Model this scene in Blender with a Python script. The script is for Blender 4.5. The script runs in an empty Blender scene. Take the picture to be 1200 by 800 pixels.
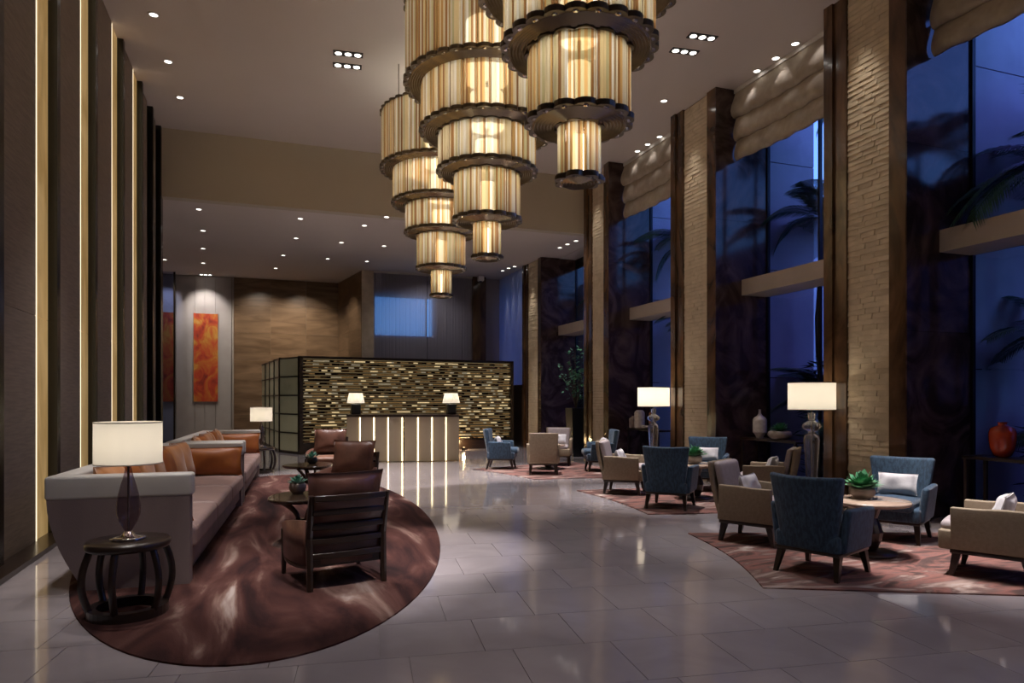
import bpy, math, random
from math import sin, cos, pi, radians, atan2, sqrt
from mathutils import Vector, Matrix
random.seed(7)
scene = bpy.context.scene
COL = scene.collection
# ------------------------------------------------------------------ camera
YAW = radians(19.6); EYE = 1.55; FPX = 800.0; HOR = 467.0
cam_d = bpy.data.cameras.new('camera'); cam = bpy.data.objects.new('camera', cam_d); COL.objects.link(cam)
cam.location = (0, 0, EYE); cam.rotation_euler = (pi/2, 0, -YAW)
cam_d.sensor_width = 36.0; cam_d.lens = 36.0*FPX/1200; cam_d.shift_y = (HOR-400)/1200; cam_d.clip_end = 300
scene.camera = cam
# ------------------------------------------------------------------ world: dusk sky
w = bpy.data.worlds.new('dusk'); scene.world = w; w.use_nodes = True
nt = w.node_tree; nt.nodes.clear()
wo = nt.nodes.new('ShaderNodeOutputWorld'); bg = nt.nodes.new('ShaderNodeBackground')
tc = nt.nodes.new('ShaderNodeTexCoord'); sx = nt.nodes.new('ShaderNodeSeparateXYZ'); cr = nt.nodes.new('ShaderNodeValToRGB')
nt.links.new(tc.outputs['Generated'], sx.inputs[0]); nt.links.new(sx.outputs['Z'], cr.inputs[0])
nt.links.new(cr.outputs[0], bg.inputs[0]); nt.links.new(bg.outputs[0], wo.inputs[0])
e = cr.color_ramp.elements
e[0].position = 0.0; e[0].color = (0.14, 0.42, 0.62, 1); e[1].position = 0.8; e[1].color = (0.155, 0.115, 0.56, 1)
k = cr.color_ramp.elements.new(0.35); k.color = (0.18, 0.33, 0.78, 1)
SKY = 2.8
bg.inputs[1].default_value = SKY
vs = scene.view_settings; scene.display_settings.display_device = 'sRGB'
vs.view_transform = 'Standard'; vs.look = 'None'; vs.gamma = 1; vs.use_curve_mapping = False; vs.exposure = 0.22
cy = scene.cycles
cy.use_denoising = True; cy.max_bounces = 8; cy.diffuse_bounces = 4; cy.glossy_bounces = 4
cy.transparent_max_bounces = 24; cy.transmission_bounces = 6; cy.caustics_reflective = False; cy.caustics_refractive = False
cy.sample_clamp_indirect = 6.0
# downlight beams and added fill spots: (x, y, z, aim x, aim y, aim z, watts, cone degrees)
SPOTS = []
def spot(x, y, z, tx, ty, tz, watts, cone=50, blend=.7, col=(1, .90, .78), size=.06):
    SPOTS.append((x, y, z, tx, ty, tz, watts, cone, blend, col, size))
HI, LO = 7.27, 5.82
WARM = (1, .90, .78); COOL = (1, .93, .93); SP = 3.3
for p in [  # pools of light on the seating groups and the floor, and added fill
    (1.0, 8.4, HI-.05, 1.45, 6.9, 0, 620, 22), (2.2, 8.8, HI-.05, 2.1, 8.9, 0, 760, 38), (.2, 7.0, HI-.05, .3, 6.6, 0, 120, 40), (.9, 10.6, HI-.05, .6, 11.2, 0, 330, 34),
    (-.8, 9.0, HI-.05, -.8, 8.5, .5, 220, 46), (-.6, 13, HI-.05, -.6, 12.8, .5, 220, 40), (-1.2, 6.2, HI-.05, -1.1, 6.0, .8, 90, 36), (-.6, 2.6, HI-.05, -1.1, 6.2, .6, 80, 22),  # last one added to brighten the sofa end panel
    (2.6, 13.4, HI-.05, 2.6, 13.6, 0, 850, 50), (1.0, 13.4, HI-.05, 1.0, 13.8, 0, 350, 34),
    (5.3, 5.6, HI-.05, 6.3, 4.9, 0, 640, 26), (6.6, 6.4, HI-.05, 6.5, 5.3, 0, 280, 28), (5.0, 4.4, HI-.05, 6.1, 4.1, 0, 300, 24), (4.6, 6.6, HI-.05, 5.0, 6.1, 0, 160, 26),
    (5.6, 9.6, HI-.05, 5.9, 9.2, 0, 480, 32), (6.6, 9.4, HI-.05, 6.9, 9.5, .3, 220, 28), (5.0, 10.4, HI-.05, 5.4, 9.9, 0, 150, 24),
    (5.3, 13.4, HI-.05, 5.6, 13.4, 0, 560, 34), (6.4, 13.5, HI-.05, 6.3, 14.2, 0, 260, 28),
    (4.0, 11.0, HI-.05, 3.6, 11.2, 0, 380, 50), (3.6, 7.0, HI-.05, 3.2, 6.6, 0, 130, 50), (1.2, 3.6, HI-.05, .6, 5.85, .7, 330, 22), (.4, 7.2, HI-.05, 1.1, 10.0, .7, 160, 16), (2.4, 4.0, HI-.05, 2.4, 4.0, 0, 25, 60), (0, 3.4, HI-.05, 0, 3.4, 0, 20, 60),  # last pair is added dim fill for the foreground
    (5.0, 1.0, HI-.05, 5.0, 1.0, 0, 50, 90), (0, 0, HI-.05, 0, 0, 0, 50, 90)]:  # both added as fill light around the camera
    spot(*p[:6], p[6]*SP, p[7], col=COOL)
for p in [(5.5, 17.2, LO-.05, 5.5, 17.6, 0, 90, 60), (3.2, 17.3, LO-.05, 3.2, 16.2, 0, 90, 60), (1.0, 17.4, LO-.05, 1.0, 17.4, 0, 60, 60),
          (-1.0, 18.6, LO-.05, -1, 18.8, 0, 60, 60), (-1, 22.4, LO-.05, -1, 22.4, 0, 60, 60), (6.3, 19, LO-.05, 6.6, 18.6, 0, 60, 60)]:
    spot(*p[:6], p[6]*4.5, p[7], col=COOL)
# ------------------------------------------------------------------ helpers
def to_floor(u, v, z=0.0):
    f = (EYE-z)*FPX/(v-HOR); r = (u-600)/FPX*f
    return Vector((r*cos(YAW)+f*sin(YAW), f*cos(YAW)-r*sin(YAW), z))
def to_ceiling(u, v, z): 
    return to_floor(u, v, z)
class MB:
    def __init__(s): s.v = []; s.f = []; s.m = []; s.s = []
    def add(s, vs, fs, mi=0, sm=False, M=None):
        o = len(s.v)
        s.v += [tuple(M @ Vector(p)) for p in vs] if M is not None else [tuple(p) for p in vs]
        for f in fs: s.f.append(tuple(i+o for i in f)); s.m.append(mi); s.s.append(sm)
        return s
    def box(s, x0, x1, y0, y1, z0, z1, mi=0, M=None):
        vs = [(x0,y0,z0),(x1,y0,z0),(x1,y1,z0),(x0,y1,z0),(x0,y0,z1),(x1,y0,z1),(x1,y1,z1),(x0,y1,z1)]
        return s.add(vs, [(0,3,2,1),(4,5,6,7),(0,1,5,4),(1,2,6,5),(2,3,7,6),(3,0,4,7)], mi, False, M)
    def hexa(s, lo, hi, mi=0):
        return s.add(list(lo)+list(hi), [(0,3,2,1),(4,5,6,7),(0,1,5,4),(1,2,6,5),(2,3,7,6),(3,0,4,7)], mi)
    def tube(s, pts, rad, n=8, mi=0, sm=True, caps=True, flat=1.0):
        pts = [Vector(p) for p in pts]
        if not hasattr(rad, '__len__'): rad = [rad]*len(pts)
        vs = []; fs = []; ref = None
        for i, p in enumerate(pts):
            t = (pts[min(i+1, len(pts)-1)]-pts[max(i-1, 0)]).normalized()
            if ref is None: ref = Vector((1,0,0)) if abs(t.x) < .8 else Vector((0,1,0))
            a = (ref-t*ref.dot(t)).normalized(); b = t.cross(a); ref = a
            for j in range(n):
                q = 2*pi*j/n+pi/n
                vs.append(p+a*cos(q)*rad[i]+b*sin(q)*rad[i]*flat)
        for i in range(len(pts)-1):
            for j in range(n):
                k = (j+1) % n; fs.append((i*n+j, i*n+k, (i+1)*n+k, (i+1)*n+j))
        s.add(vs, fs, mi, sm)
        if caps:
            o = (len(pts)-1)*n
            s.add([vs[j] for j in range(n)], [tuple(range(n))[::-1]], mi); s.add([vs[o+j] for j in range(n)], [tuple(range(n))], mi)
        return s
    def lathe(s, prof, n=24, c=(0,0,0), mi=0, sm=True, caps=True):
        vs = []; fs = []
        for r, z in prof:
            for j in range(n): q = 2*pi*j/n; vs.append((c[0]+r*cos(q), c[1]+r*sin(q), c[2]+z))
        for i in range(len(prof)-1):
            for j in range(n):
                k = (j+1) % n; fs.append((i*n+j, i*n+k, (i+1)*n+k, (i+1)*n+j))
        s.add(vs, fs, mi, sm)
        if caps:
            o = (len(prof)-1)*n
            s.add(vs[:n], [tuple(range(n))[::-1]], mi); s.add(vs[o:], [tuple(range(n))], mi)
        return s
    def prism(s, poly, z0, z1, mi=0, M=None, sm=False):
        n = len(poly)
        vs = [(x, y, z0) for x, y in poly]+[(x, y, z1) for x, y in poly]
        s.add(vs, [tuple(range(n))[::-1], tuple(range(n, 2*n))], mi, False, M)
        return s.add(vs, [(i, (i+1) % n, n+(i+1) % n, n+i) for i in range(n)], mi, sm, M)
    def rbox(s, c, d, r=.03, k=2, mid=1, mi=0, fn=None, M=None):
        """a softened block; fn bends its points (given relative to the block's centre)"""
        hs = [x/2 for x in d]; r = min(r, min(hs)*.999)
        def co(h):
            a = [-h+r*(1-cos(pi/4*i/k)/1.0 if False else (1-(1-i/k))) for i in range(k+1)]
            b = [-(h-r)+2*(h-r)*j/mid for j in range(1, mid)]
            return a+b+[-x for x in reversed(a)]
        C = [co(h) for h in hs]; key = {}; vs = []; fs = []
        def vid(p):
            kk = tuple(round(x, 5) for x in p)
            if kk in key: return key[kk]
            q = [max(-(h-r), min(h-r, x)) for x, h in zip(p, hs)]
            dd = [x-y for x, y in zip(p, q)]
            L = sqrt(sum(x*x for x in dd))
            if L > 1e-9: p = [y+x/L*r for x, y in zip(dd, q)]
            if fn: p = fn(*p)
            vs.append((p[0]+c[0], p[1]+c[1], p[2]+c[2])); key[kk] = len(vs)-1
            return len(vs)-1
        for ax in range(3):
            b_, c_ = (ax+1) % 3, (ax+2) % 3
            for sg in (-1, 1):
                for i in range(len(C[b_])-1):
                    for j in range(len(C[c_])-1):
                        q = []
                        for (ii, jj) in ((i, j), (i+1, j), (i+1, j+1), (i, j+1)):
                            p = [0, 0, 0]; p[ax] = sg*hs[ax]; p[b_] = C[b_][ii]; p[c_] = C[c_][jj]
                            q.append(vid(p))
                        if sg < 0: q.reverse()
                        if len(set(q)) >= 3: fs.append(tuple(dict.fromkeys(q)))
        return s.add(vs, fs, mi, True, M)
    def mesh(s, name, mats):
        me = bpy.data.meshes.new(name); me.from_pydata(s.v, [], s.f)
        for m in (mats if isinstance(mats, (list, tuple)) else [mats]): me.materials.append(m)
        me.polygons.foreach_set('material_index', s.m); me.polygons.foreach_set('use_smooth', s.s); me.update()
        return me
    def build(s, name, mats, parent=None, loc=(0,0,0), rz=0.0):
        return place(name, s.mesh(name, mats), parent, loc, rz)
def place(name, me, parent=None, loc=(0,0,0), rz=0.0):
    o = bpy.data.objects.new(name, me); COL.objects.link(o); o.location = loc; o.rotation_euler = (0, 0, rz)
    if parent is not None: o.parent = parent
    return o
def tag(o, label=None, cat=None, group=None, kind=None):
    if label: o['label'] = label
    if cat: o['category'] = cat
    if group: o['group'] = group
    if kind: o['kind'] = kind
    return o
def thing(name, label, cat, loc=(0,0,0), rz=0.0, group=None):
    return tag(place(name, None, None, loc, rz), label, cat, group)
def kids(o): return KID.get(o.name, [])
KID = {}
def dup(root, loc, rz, label, group=None, extra=None):
    src = [o for o in COL.objects if o.parent == root]
    r = root.copy(); COL.objects.link(r); r.location = loc; r.rotation_euler = (0, 0, rz); r['label'] = label
    if group: r['group'] = group
    for ch in src:
        c = ch.copy(); COL.objects.link(c); c.parent = r
        for g in [o for o in COL.objects if o.parent == ch]:
            d = g.copy(); COL.objects.link(d); d.parent = c
    return r
def struct(o): o['kind'] = 'structure'; return o
# ------------------------------------------------------------------ materials
def mat(name, a, b=None, rough=.5, metal=0.0, scale=6, stretch=(1,1,1), detail=4, bump=0.0, bscale=None, bstretch=None, lo=.35, hi=.65,
        emit=None, es=0.0, coat=0.0, distort=0.0, rand=0.0, sheen=0.0, spec=.5, trans=0.0, ior=1.45):
    m = bpy.data.materials.new(name); m.use_nodes = True; N = m.node_tree.nodes; L = m.node_tree.links
    P = N['Principled BSDF']
    P.inputs['Roughness'].default_value = rough; P.inputs['Metallic'].default_value = metal
    P.inputs['Coat Weight'].default_value = coat; P.inputs['Coat Roughness'].default_value = .05
    P.inputs['Specular IOR Level'].default_value = spec
    if sheen: P.inputs['Sheen Weight'].default_value = sheen
    if trans: P.inputs['Transmission Weight'].default_value = trans; P.inputs['IOR'].default_value = ior
    P.inputs['Base Color'].default_value = (*a, 1)
    T = N.new('ShaderNodeTexCoord')
    out = None
    if b is not None:
        mp = N.new('ShaderNodeMapping'); mp.inputs['Scale'].default_value = stretch; L.new(T.outputs['Object'], mp.inputs[0])
        if rand:
            oi = N.new('ShaderNodeObjectInfo'); sc = N.new('ShaderNodeVectorMath'); sc.operation = 'SCALE'
            cb = N.new('ShaderNodeCombineXYZ'); L.new(oi.outputs['Random'], cb.inputs[0]); L.new(oi.outputs['Random'], cb.inputs[1]); L.new(oi.outputs['Random'], cb.inputs[2])
            L.new(cb.outputs[0], sc.inputs[0]); sc.inputs['Scale'].default_value = 60; L.new(sc.outputs[0], mp.inputs['Location'])
        nz = N.new('ShaderNodeTexNoise'); nz.inputs['Scale'].default_value = scale; nz.inputs['Detail'].default_value = detail
        nz.inputs['Distortion'].default_value = distort
        L.new(mp.outputs[0], nz.inputs['Vector'])
        cr = N.new('ShaderNodeValToRGB'); L.new(nz.outputs['Fac'], cr.inputs[0])
        cr.color_ramp.elements[0].position = lo; cr.color_ramp.elements[0].color = (*a, 1)
        cr.color_ramp.elements[1].position = hi; cr.color_ramp.elements[1].color = (*b, 1)
        out = cr.outputs[0]
        if rand:
            hs = N.new('ShaderNodeHueSaturation'); mr = N.new('ShaderNodeMapRange'); L.new(oi.outputs['Random'], mr.inputs[0])
            mr.inputs[3].default_value = 1-rand; mr.inputs[4].default_value = 1+rand
            L.new(mr.outputs[0], hs.inputs['Value']); L.new(out, hs.inputs['Color']); out = hs.outputs[0]
        L.new(out, P.inputs['Base Color'])
    if bump:
        mp2 = N.new('ShaderNodeMapping'); mp2.inputs['Scale'].default_value = bstretch or (1,1,1); L.new(T.outputs['Object'], mp2.inputs[0])
        n2 = N.new('ShaderNodeTexNoise'); n2.inputs['Scale'].default_value = bscale or scale*6; n2.inputs['Detail'].default_value = 3
        L.new(mp2.outputs[0], n2.inputs['Vector'])
        bp = N.new('ShaderNodeBump'); bp.inputs['Strength'].default_value = bump; bp.inputs['Distance'].default_value = .01
        L.new(n2.outputs['Fac'], bp.inputs['Height']); L.new(bp.outputs[0], P.inputs['Normal'])
    if es:
        P.inputs['Emission Color'].default_value = (*(emit or a), 1); P.inputs['Emission Strength'].default_value = es
        if emit is None and out is not None: L.new(out, P.inputs['Emission Color'])
    return m
def ramp(m, stops):
    """re-stop the colour ramp of a material made by mat()"""
    cr = [n for n in m.node_tree.nodes if n.type == 'VALTORGB'][0].color_ramp
    while len(cr.elements) > 2: cr.elements.remove(cr.elements[-1])
    for i, (p, c) in enumerate(stops):
        el = cr.elements[i] if i < 2 else cr.elements.new(p)
        el.position = p; el.color = (*c, 1)
    return m
def true_fresnel(N, L, ior):
    f = N.new('ShaderNodeFresnel'); g = N.new('ShaderNodeNewGeometry'); m = N.new('ShaderNodeMath'); m.operation = 'MULTIPLY_ADD'
    L.new(g.outputs['Backfacing'], m.inputs[0]); m.inputs[1].default_value = 1/ior-ior; m.inputs[2].default_value = ior
    L.new(m.outputs[0], f.inputs[0]); return f
def glass(name, tint, refl=1.0, rough=0.0, trans=1.0):
    m = bpy.data.materials.new(name); m.use_nodes = True; N = m.node_tree.nodes; L = m.node_tree.links; N.clear()
    o = N.new('ShaderNodeOutputMaterial'); t = N.new('ShaderNodeBsdfTransparent'); g = N.new('ShaderNodeBsdfGlossy'); f = true_fresnel(N, L, 1.5); mx = N.new('ShaderNodeMixShader')
    t.inputs[0].default_value = (*tint, 1); g.inputs['Roughness'].default_value = rough; g.inputs[0].default_value = (refl, refl, refl, 1)
    L.new(f.outputs[0], mx.inputs[0]); L.new(t.outputs[0], mx.inputs[1]); L.new(g.outputs[0], mx.inputs[2]); L.new(mx.outputs[0], o.inputs[0])
    return m
def lamp_shade(name, col, es, tcol=(.9,.85,.75)):
    m = bpy.data.materials.new(name); m.use_nodes = True; N = m.node_tree.nodes; L = m.node_tree.links; N.clear()
    o = N.new('ShaderNodeOutputMaterial'); d = N.new('ShaderNodeBsdfDiffuse'); t = N.new('ShaderNodeBsdfTranslucent'); mx = N.new('ShaderNodeMixShader'); em = N.new('ShaderNodeEmission'); ad = N.new('ShaderNodeAddShader')
    d.inputs[0].default_value = (*tcol, 1); t.inputs[0].default_value = (*tcol, 1); em.inputs[0].default_value = (*col, 1); em.inputs[1].default_value = es
    mx.inputs[0].default_value = .5
    L.new(d.outputs[0], mx.inputs[1]); L.new(t.outputs[0], mx.inputs[2]); L.new(mx.outputs[0], ad.inputs[0]); L.new(em.outputs[0], ad.inputs[1]); L.new(ad.outputs[0], o.inputs[0])
    return m
def emis(name, col, s):
    m = bpy.data.materials.new(name); m.use_nodes = True; N = m.node_tree.nodes; N.clear()
    o = N.new('ShaderNodeOutputMaterial'); em = N.new('ShaderNodeEmission'); em.inputs[0].default_value = (*col, 1); em.inputs[1].default_value = s
    m.node_tree.links.new(em.outputs[0], o.inputs[0]); return m
M = {}
M['tile'] = mat('polished_floor_stone', (.43,.385,.385), (.38,.335,.34), rough=.10, scale=2.0, detail=6, distort=1.0, rand=.035, coat=.45)
M['grout'] = mat('grout', (.24,.21,.20), rough=.5)
M['ceiling'] = mat('ceiling_paint', (.60,.54,.49), (.57,.51,.46), rough=.9, scale=.4)
M['bulkhead'] = mat('bulkhead_paint', (.50,.44,.33), (.47,.41,.31), rough=.85, scale=.5)
M['plain'] = mat('plain_wall', (.30,.26,.22), (.27,.23,.2), rough=.8, scale=1)
M['cream'] = mat('cream_split_stone', (.60,.50,.36), (.50,.41,.29), rough=.75, scale=5, bump=.3, bscale=40, rand=.07)
M['brownstone'] = mat('brown_polished_stone', (.13,.068,.032), (.035,.018,.010), rough=.16, scale=1.6, stretch=(1,1,.35), detail=7, distort=2.5, coat=.25)
M['marble'] = mat('dark_veined_marble', (.035,.020,.018), (.13,.085,.075), rough=.10, scale=1.1, detail=8, distort=3.0, lo=.42, hi=.75, coat=0.0, spec=.42)
M['travertine'] = mat('brown_travertine', (.24,.15,.085), (.13,.078,.042), rough=.3, scale=1.6, stretch=(.5,.5,3.0), detail=7, distort=.8, rand=.08)
M['fin'] = mat('black_lacquer', (.006,.005,.005), rough=.25)
M['panel_brown'] = mat('brown_woven_panel', (.22,.165,.13), (.16,.12,.095), rough=.55, scale=4, stretch=(1,1,12), bump=.4, bscale=60, bstretch=(1,1,8))
M['onyx'] = mat('backlit_onyx', (.62,.42,.18), (.42,.26,.09), rough=.3, scale=1.2, stretch=(2,2,.6), detail=5, distort=1.5, emit=None, es=.36)
M['led'] = emis('warm_led', (1,.82,.55), 1.4)
M['led_desk'] = emis('desk_led', (1,.80,.45), 5.0)
M['white_panel'] = mat('pale_wall_panel', (.42,.38,.35), (.38,.34,.31), rough=.6, scale=2)
M['bronze'] = mat('dark_bronze', (.035,.024,.016), rough=.35, metal=.6)
M['window_frame'] = mat('window_mullion', (.015,.015,.018), rough=.4, metal=.5)
M['transom'] = mat('transom_paint', (.42,.36,.31), (.38,.33,.28), rough=.5, scale=2)
M['glass'] = glass('window_glass', (.72,.78,.95), .9)
M['blind'] = mat('roman_blind_linen', (.40,.34,.27), (.33,.28,.22), rough=.85, scale=8, bump=.2, bscale=90)
M['sheer'] = lamp_shade('sheer_curtain', (.2,.2,.3), 0.0, (.42,.40,.46))
M['drape'] = lamp_shade('grey_drape', (.2,.2,.3), 0.0, (.40,.40,.48))
_n = M['sheer'].node_tree; _o = _n.nodes['Material Output']; _a = _o.inputs[0].links[0].from_socket; _t = _n.nodes.new('ShaderNodeBsdfTransparent'); _x = _n.nodes.new('ShaderNodeMixShader')
_x.inputs[0].default_value = .13; _n.links.new(_a, _x.inputs[1]); _n.links.new(_t.outputs[0], _x.inputs[2]); _n.links.new(_x.outputs[0], _o.inputs[0])
M['concrete'] = mat('outdoor_stone_cladding', (.60,.56,.60), (.50,.47,.50), rough=.8, scale=1.5)
M['soil'] = mat('garden_soil', (.03,.028,.02), (.05,.05,.03), rough=1, scale=3)
M['leaf'] = mat('palm_leaf', (.018,.06,.03), (.03,.10,.045), rough=.5, scale=3)
M['leaf2'] = mat('house_plant_leaf', (.04,.16,.07), (.10,.30,.15), rough=.4, scale=8, rand=.2)
M['succulent'] = mat('succulent_leaf', (.06,.22,.16), (.25,.45,.36), rough=.45, scale=14)
M['bark'] = mat('palm_bark', (.05,.04,.03), (.09,.07,.05), rough=.9, scale=8)
M['wood'] = mat('dark_espresso_wood', (.016,.009,.006), (.03,.016,.01), rough=.3, scale=3, stretch=(1,1,8), coat=.2)
M['walnut'] = mat('brown_table_wood', (.06,.038,.022), (.035,.021,.012), rough=.22, scale=3, stretch=(1,6,1), coat=.5)
M['leather'] = mat('brown_leather', (.12,.052,.036), (.065,.028,.019), rough=.32, scale=4, detail=6, bump=.35, bscale=14, coat=.15)
M['leather_seat'] = mat('tan_leather', (.20,.10,.065), (.14,.07,.045), rough=.38, scale=4, bump=.2, bscale=14)
M['rust'] = mat('rust_leather', (.36,.11,.015), (.24,.065,.010), rough=.5, scale=3, detail=5, bump=.25, bscale=9)
M['rust_light'] = mat('amber_velvet', (.50,.20,.04), (.36,.13,.025), rough=.6, scale=4, bump=.2, bscale=9, sheen=.3)
M['sofa_side'] = mat('taupe_upholstery', (.22,.165,.155), (.175,.13,.122), rough=.6, scale=3, stretch=(1,1,.4), bump=.15, bscale=80)
M['sofa_rail'] = mat('grey_leather_band', (.52,.50,.45), (.46,.44,.40), rough=.4, scale=3)
M['sofa_seat'] = mat('mauve_ribbed_seat', (.30,.20,.17), (.24,.16,.14), rough=.5, scale=3)
M['blue'] = mat('blue_tweed', (.035,.080,.135), (.016,.040,.075), rough=.8, scale=45, stretch=(1,1,.35), detail=2, bump=.4, bscale=120, sheen=.2, lo=.4, hi=.6)
M['tan'] = mat('tan_upholstery', (.28,.215,.145), (.24,.185,.12), rough=.7, scale=30, bump=.25, bscale=110)
M['mauve'] = mat('pale_mauve_upholstery', (.38,.32,.32), (.33,.28,.28), rough=.65, scale=20, bump=.15, bscale=90)
M['white_fabric'] = mat('white_cushion', (.62,.60,.60), (.52,.50,.52), rough=.8, scale=14, bump=.1, bscale=60)
M['tabletop'] = mat('pale_oak_tabletop', (.42,.31,.23), (.32,.23,.17), rough=.25, scale=4, stretch=(1,8,1), coat=.4)
M['chrome'] = mat('chrome', (.6,.58,.55), rough=.12, metal=1)
M['smoke_glass'] = glass('smoky_glass', (.62,.55,.58), 1.0, .03)
M['lamp_glass'] = mat('clear_lamp_glass', (.97,.95,.93), rough=.05, trans=.85, ior=1.45)
M['shade'] = lamp_shade('lamp_shade_fabric', (1,.91,.78), .13)
M['shade_bright'] = lamp_shade('lit_shade_fabric', (1,.90,.74), .22)
M['shade_rim'] = mat('shade_rim', (.55,.5,.42), rough=.6)
M['ceramic'] = mat('white_ceramic', (.62,.58,.54), (.5,.46,.43), rough=.35, scale=20)
M['stone_bowl'] = mat('stone_bowl', (.30,.25,.22), (.2,.16,.14), rough=.6, scale=10)
M['orange_glaze'] = mat('orange_glaze', (.52,.055,.012), (.36,.03,.008), rough=.2, scale=4, coat=.6)
M['terracotta'] = mat('terracotta_glaze', (.35,.12,.03), (.22,.07,.02), rough=.4, scale=6)
M['black'] = mat('black_pot', (.01,.01,.011), rough=.35)
M['champagne'] = mat('champagne_panel', (.46,.39,.28), (.42,.35,.25), rough=.35, metal=.2, scale=1, stretch=(4,4,.3))
M['frosted'] = mat('olive_frosted_glass', (.34,.32,.20), (.30,.28,.17), rough=.3, scale=1.2, rand=.05, es=.07)  # faint emission stands in for light from the office behind
M['down'] = emis('downlight_lamp', (1,.93,.85), 5.0)
M['trimwhite'] = mat('white_fixture_trim', (.55,.52,.48), rough=.5)
M['fixture_black'] = mat('black_fixture_trim', (.02,.02,.02), rough=.5)
M['plate_glint'] = mat('bronze_ridge_glint', (.75,.62,.40), rough=.25, metal=.8)  # lamp glints painted as paler metal on one flank of each bronze ridge
M['plate'] = mat('chandelier_bronze', (.16,.125,.08), (.11,.085,.055), rough=.3, metal=.5, scale=10)
# ------------------------------------------------------------------ floor
XL, XW, XG, Y0, YB = -2.35, 7.73, 8.86, -2.5, 26.0
BULK = 16.05
floor = struct(MB().box(-4.4, 9.2, Y0, YB+.3, -.25, -.008).build('floor', M['grout']))
TW, TR, TA = .636, .615, radians(7.6)
dd = Vector((sin(TA), cos(TA))); cc = Vector((cos(TA), -sin(TA)))
tiles = []
for kr in range(-14, 42):
    off = (.543-.17*kr) % TW
    for kc in range(-20, 26):
        t = 4.755+(kr+.5)*TR; c = off+(kc+.5)*TW
        p = cc*c+dd*t
        if -4.3 < p.x < 9.15 and Y0 < p.y < YB: 
            f = p.y*cos(YAW)+p.x*sin(YAW); r = p.x*cos(YAW)-p.y*sin(YAW)
            inv = f > 2.6 and abs(r/f) < .80 and (f > 3.2) and p.x < XW+.3 and p.x > XL-.2
            tiles.append((f if inv else 99+f, p.x, p.y))
tiles.sort()
def tile_mb(mb, x, y, e=.0014):
    c_, s_ = cos(-TA), sin(-TA); w_, h_ = TW/2-e, TR/2-e; b = .0012
    Mx = Matrix.Translation((x, y, 0)) @ Matrix.Rotation(-TA, 4, 'Z')
    vs = [(-w_,-h_,-.008),(w_,-h_,-.008),(w_,h_,-.008),(-w_,h_,-.008),(-w_+b,-h_+b,0),(w_-b,-h_+b,0),(w_-b,h_-b,0),(-w_+b,h_-b,0)]
    mb.add(vs, [(4,5,6,7),(0,1,5,4),(1,2,6,5),(2,3,7,6),(3,0,4,7)], 0, False, Mx)
one = MB(); tile_mb(one, 0, 0); tile_me = one.mesh('tile', M['tile'])
for f, x, y in tiles[:300]: place('tile', tile_me, floor, (x, y, 0))
rest = MB()
for f, x, y in tiles[300:]: tile_mb(rest, x, y)
tag(rest.build('floor_tiling', M['tile'], floor), kind='stuff')
# ------------------------------------------------------------------ ceilings
ceil = struct(MB().box(-4.4, 9.2, Y0, BULK, HI, HI+.2).build('ceiling', M['ceiling']))
struct(MB().box(-4.4, 9.2, BULK, BULK+.25, LO, HI+.2).build('wall_bulkhead', M['bulkhead']))
struct(MB().box(-4.4, 9.2, BULK+.25, YB+.3, LO, LO+.2).build('ceiling_low', M['ceiling']))
# ------------------------------------------------------------------ left wall of fins
wl = struct(MB().box(XL-.25, XL-.05, Y0, 16.1, 0, HI).build('wall_left', M['fin']))
fins = [(5.6,-2.28), (7.25,-2.26), (8.94,-2.24), (10.6,-2.21), (12.3,-2.18), (13.83,-2.15), (14.95,-2.14), (15.95,-2.13)]
struct(MB().box(XL-.05, XL, Y0, 5.5, 0, HI).build('trim_1', M['panel_brown'], wl))
prev = 5.6
for i, (fy, fx) in enumerate(fins):
    MB().box(XL-.05, fx, fy, fy+(.12 if i < 7 else .2), 0, HI).build('fin', M['fin'], wl)
    if i == 0: continue
    pf = fins[i-1][0]+.12; L_ = fy-pf
    gx = fx-.09
    g0 = fy-.46 if i < 6 else fy-.2
    for z0, z1 in ((0.03, 2.42), (2.425, 4.84), (4.845, HI)):
        MB().box(XL-.05, gx+.02, pf+.1, g0-.035, z0, z1).build('panel', M['panel_brown'], wl)
        if i < 6: MB().box(XL-.05, gx, g0, fy-.002, z0, z1).build('onyx_panel', M['onyx'], wl)
    if i < 6: tag(MB().box(XL-.02, gx+.024, g0-.034, g0-.012, .05, HI-.02).build('light_strip', M['led'], wl), 'thin warm glowing strip')
struct(MB().box(XL-.05, -2.1, Y0, 16.1, 0, .05).build('baseboard_left', M['wood'], wl))
# side return and the deeper hall beyond
struct(MB().box(-4.4, -2.14, 16.1, 16.3, 0, LO).build('wall_return', M['fin']))
struct(MB().box(-4.4, -4.2, 16.3, YB, 0, LO).build('wall_hall', M['plain']))
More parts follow.
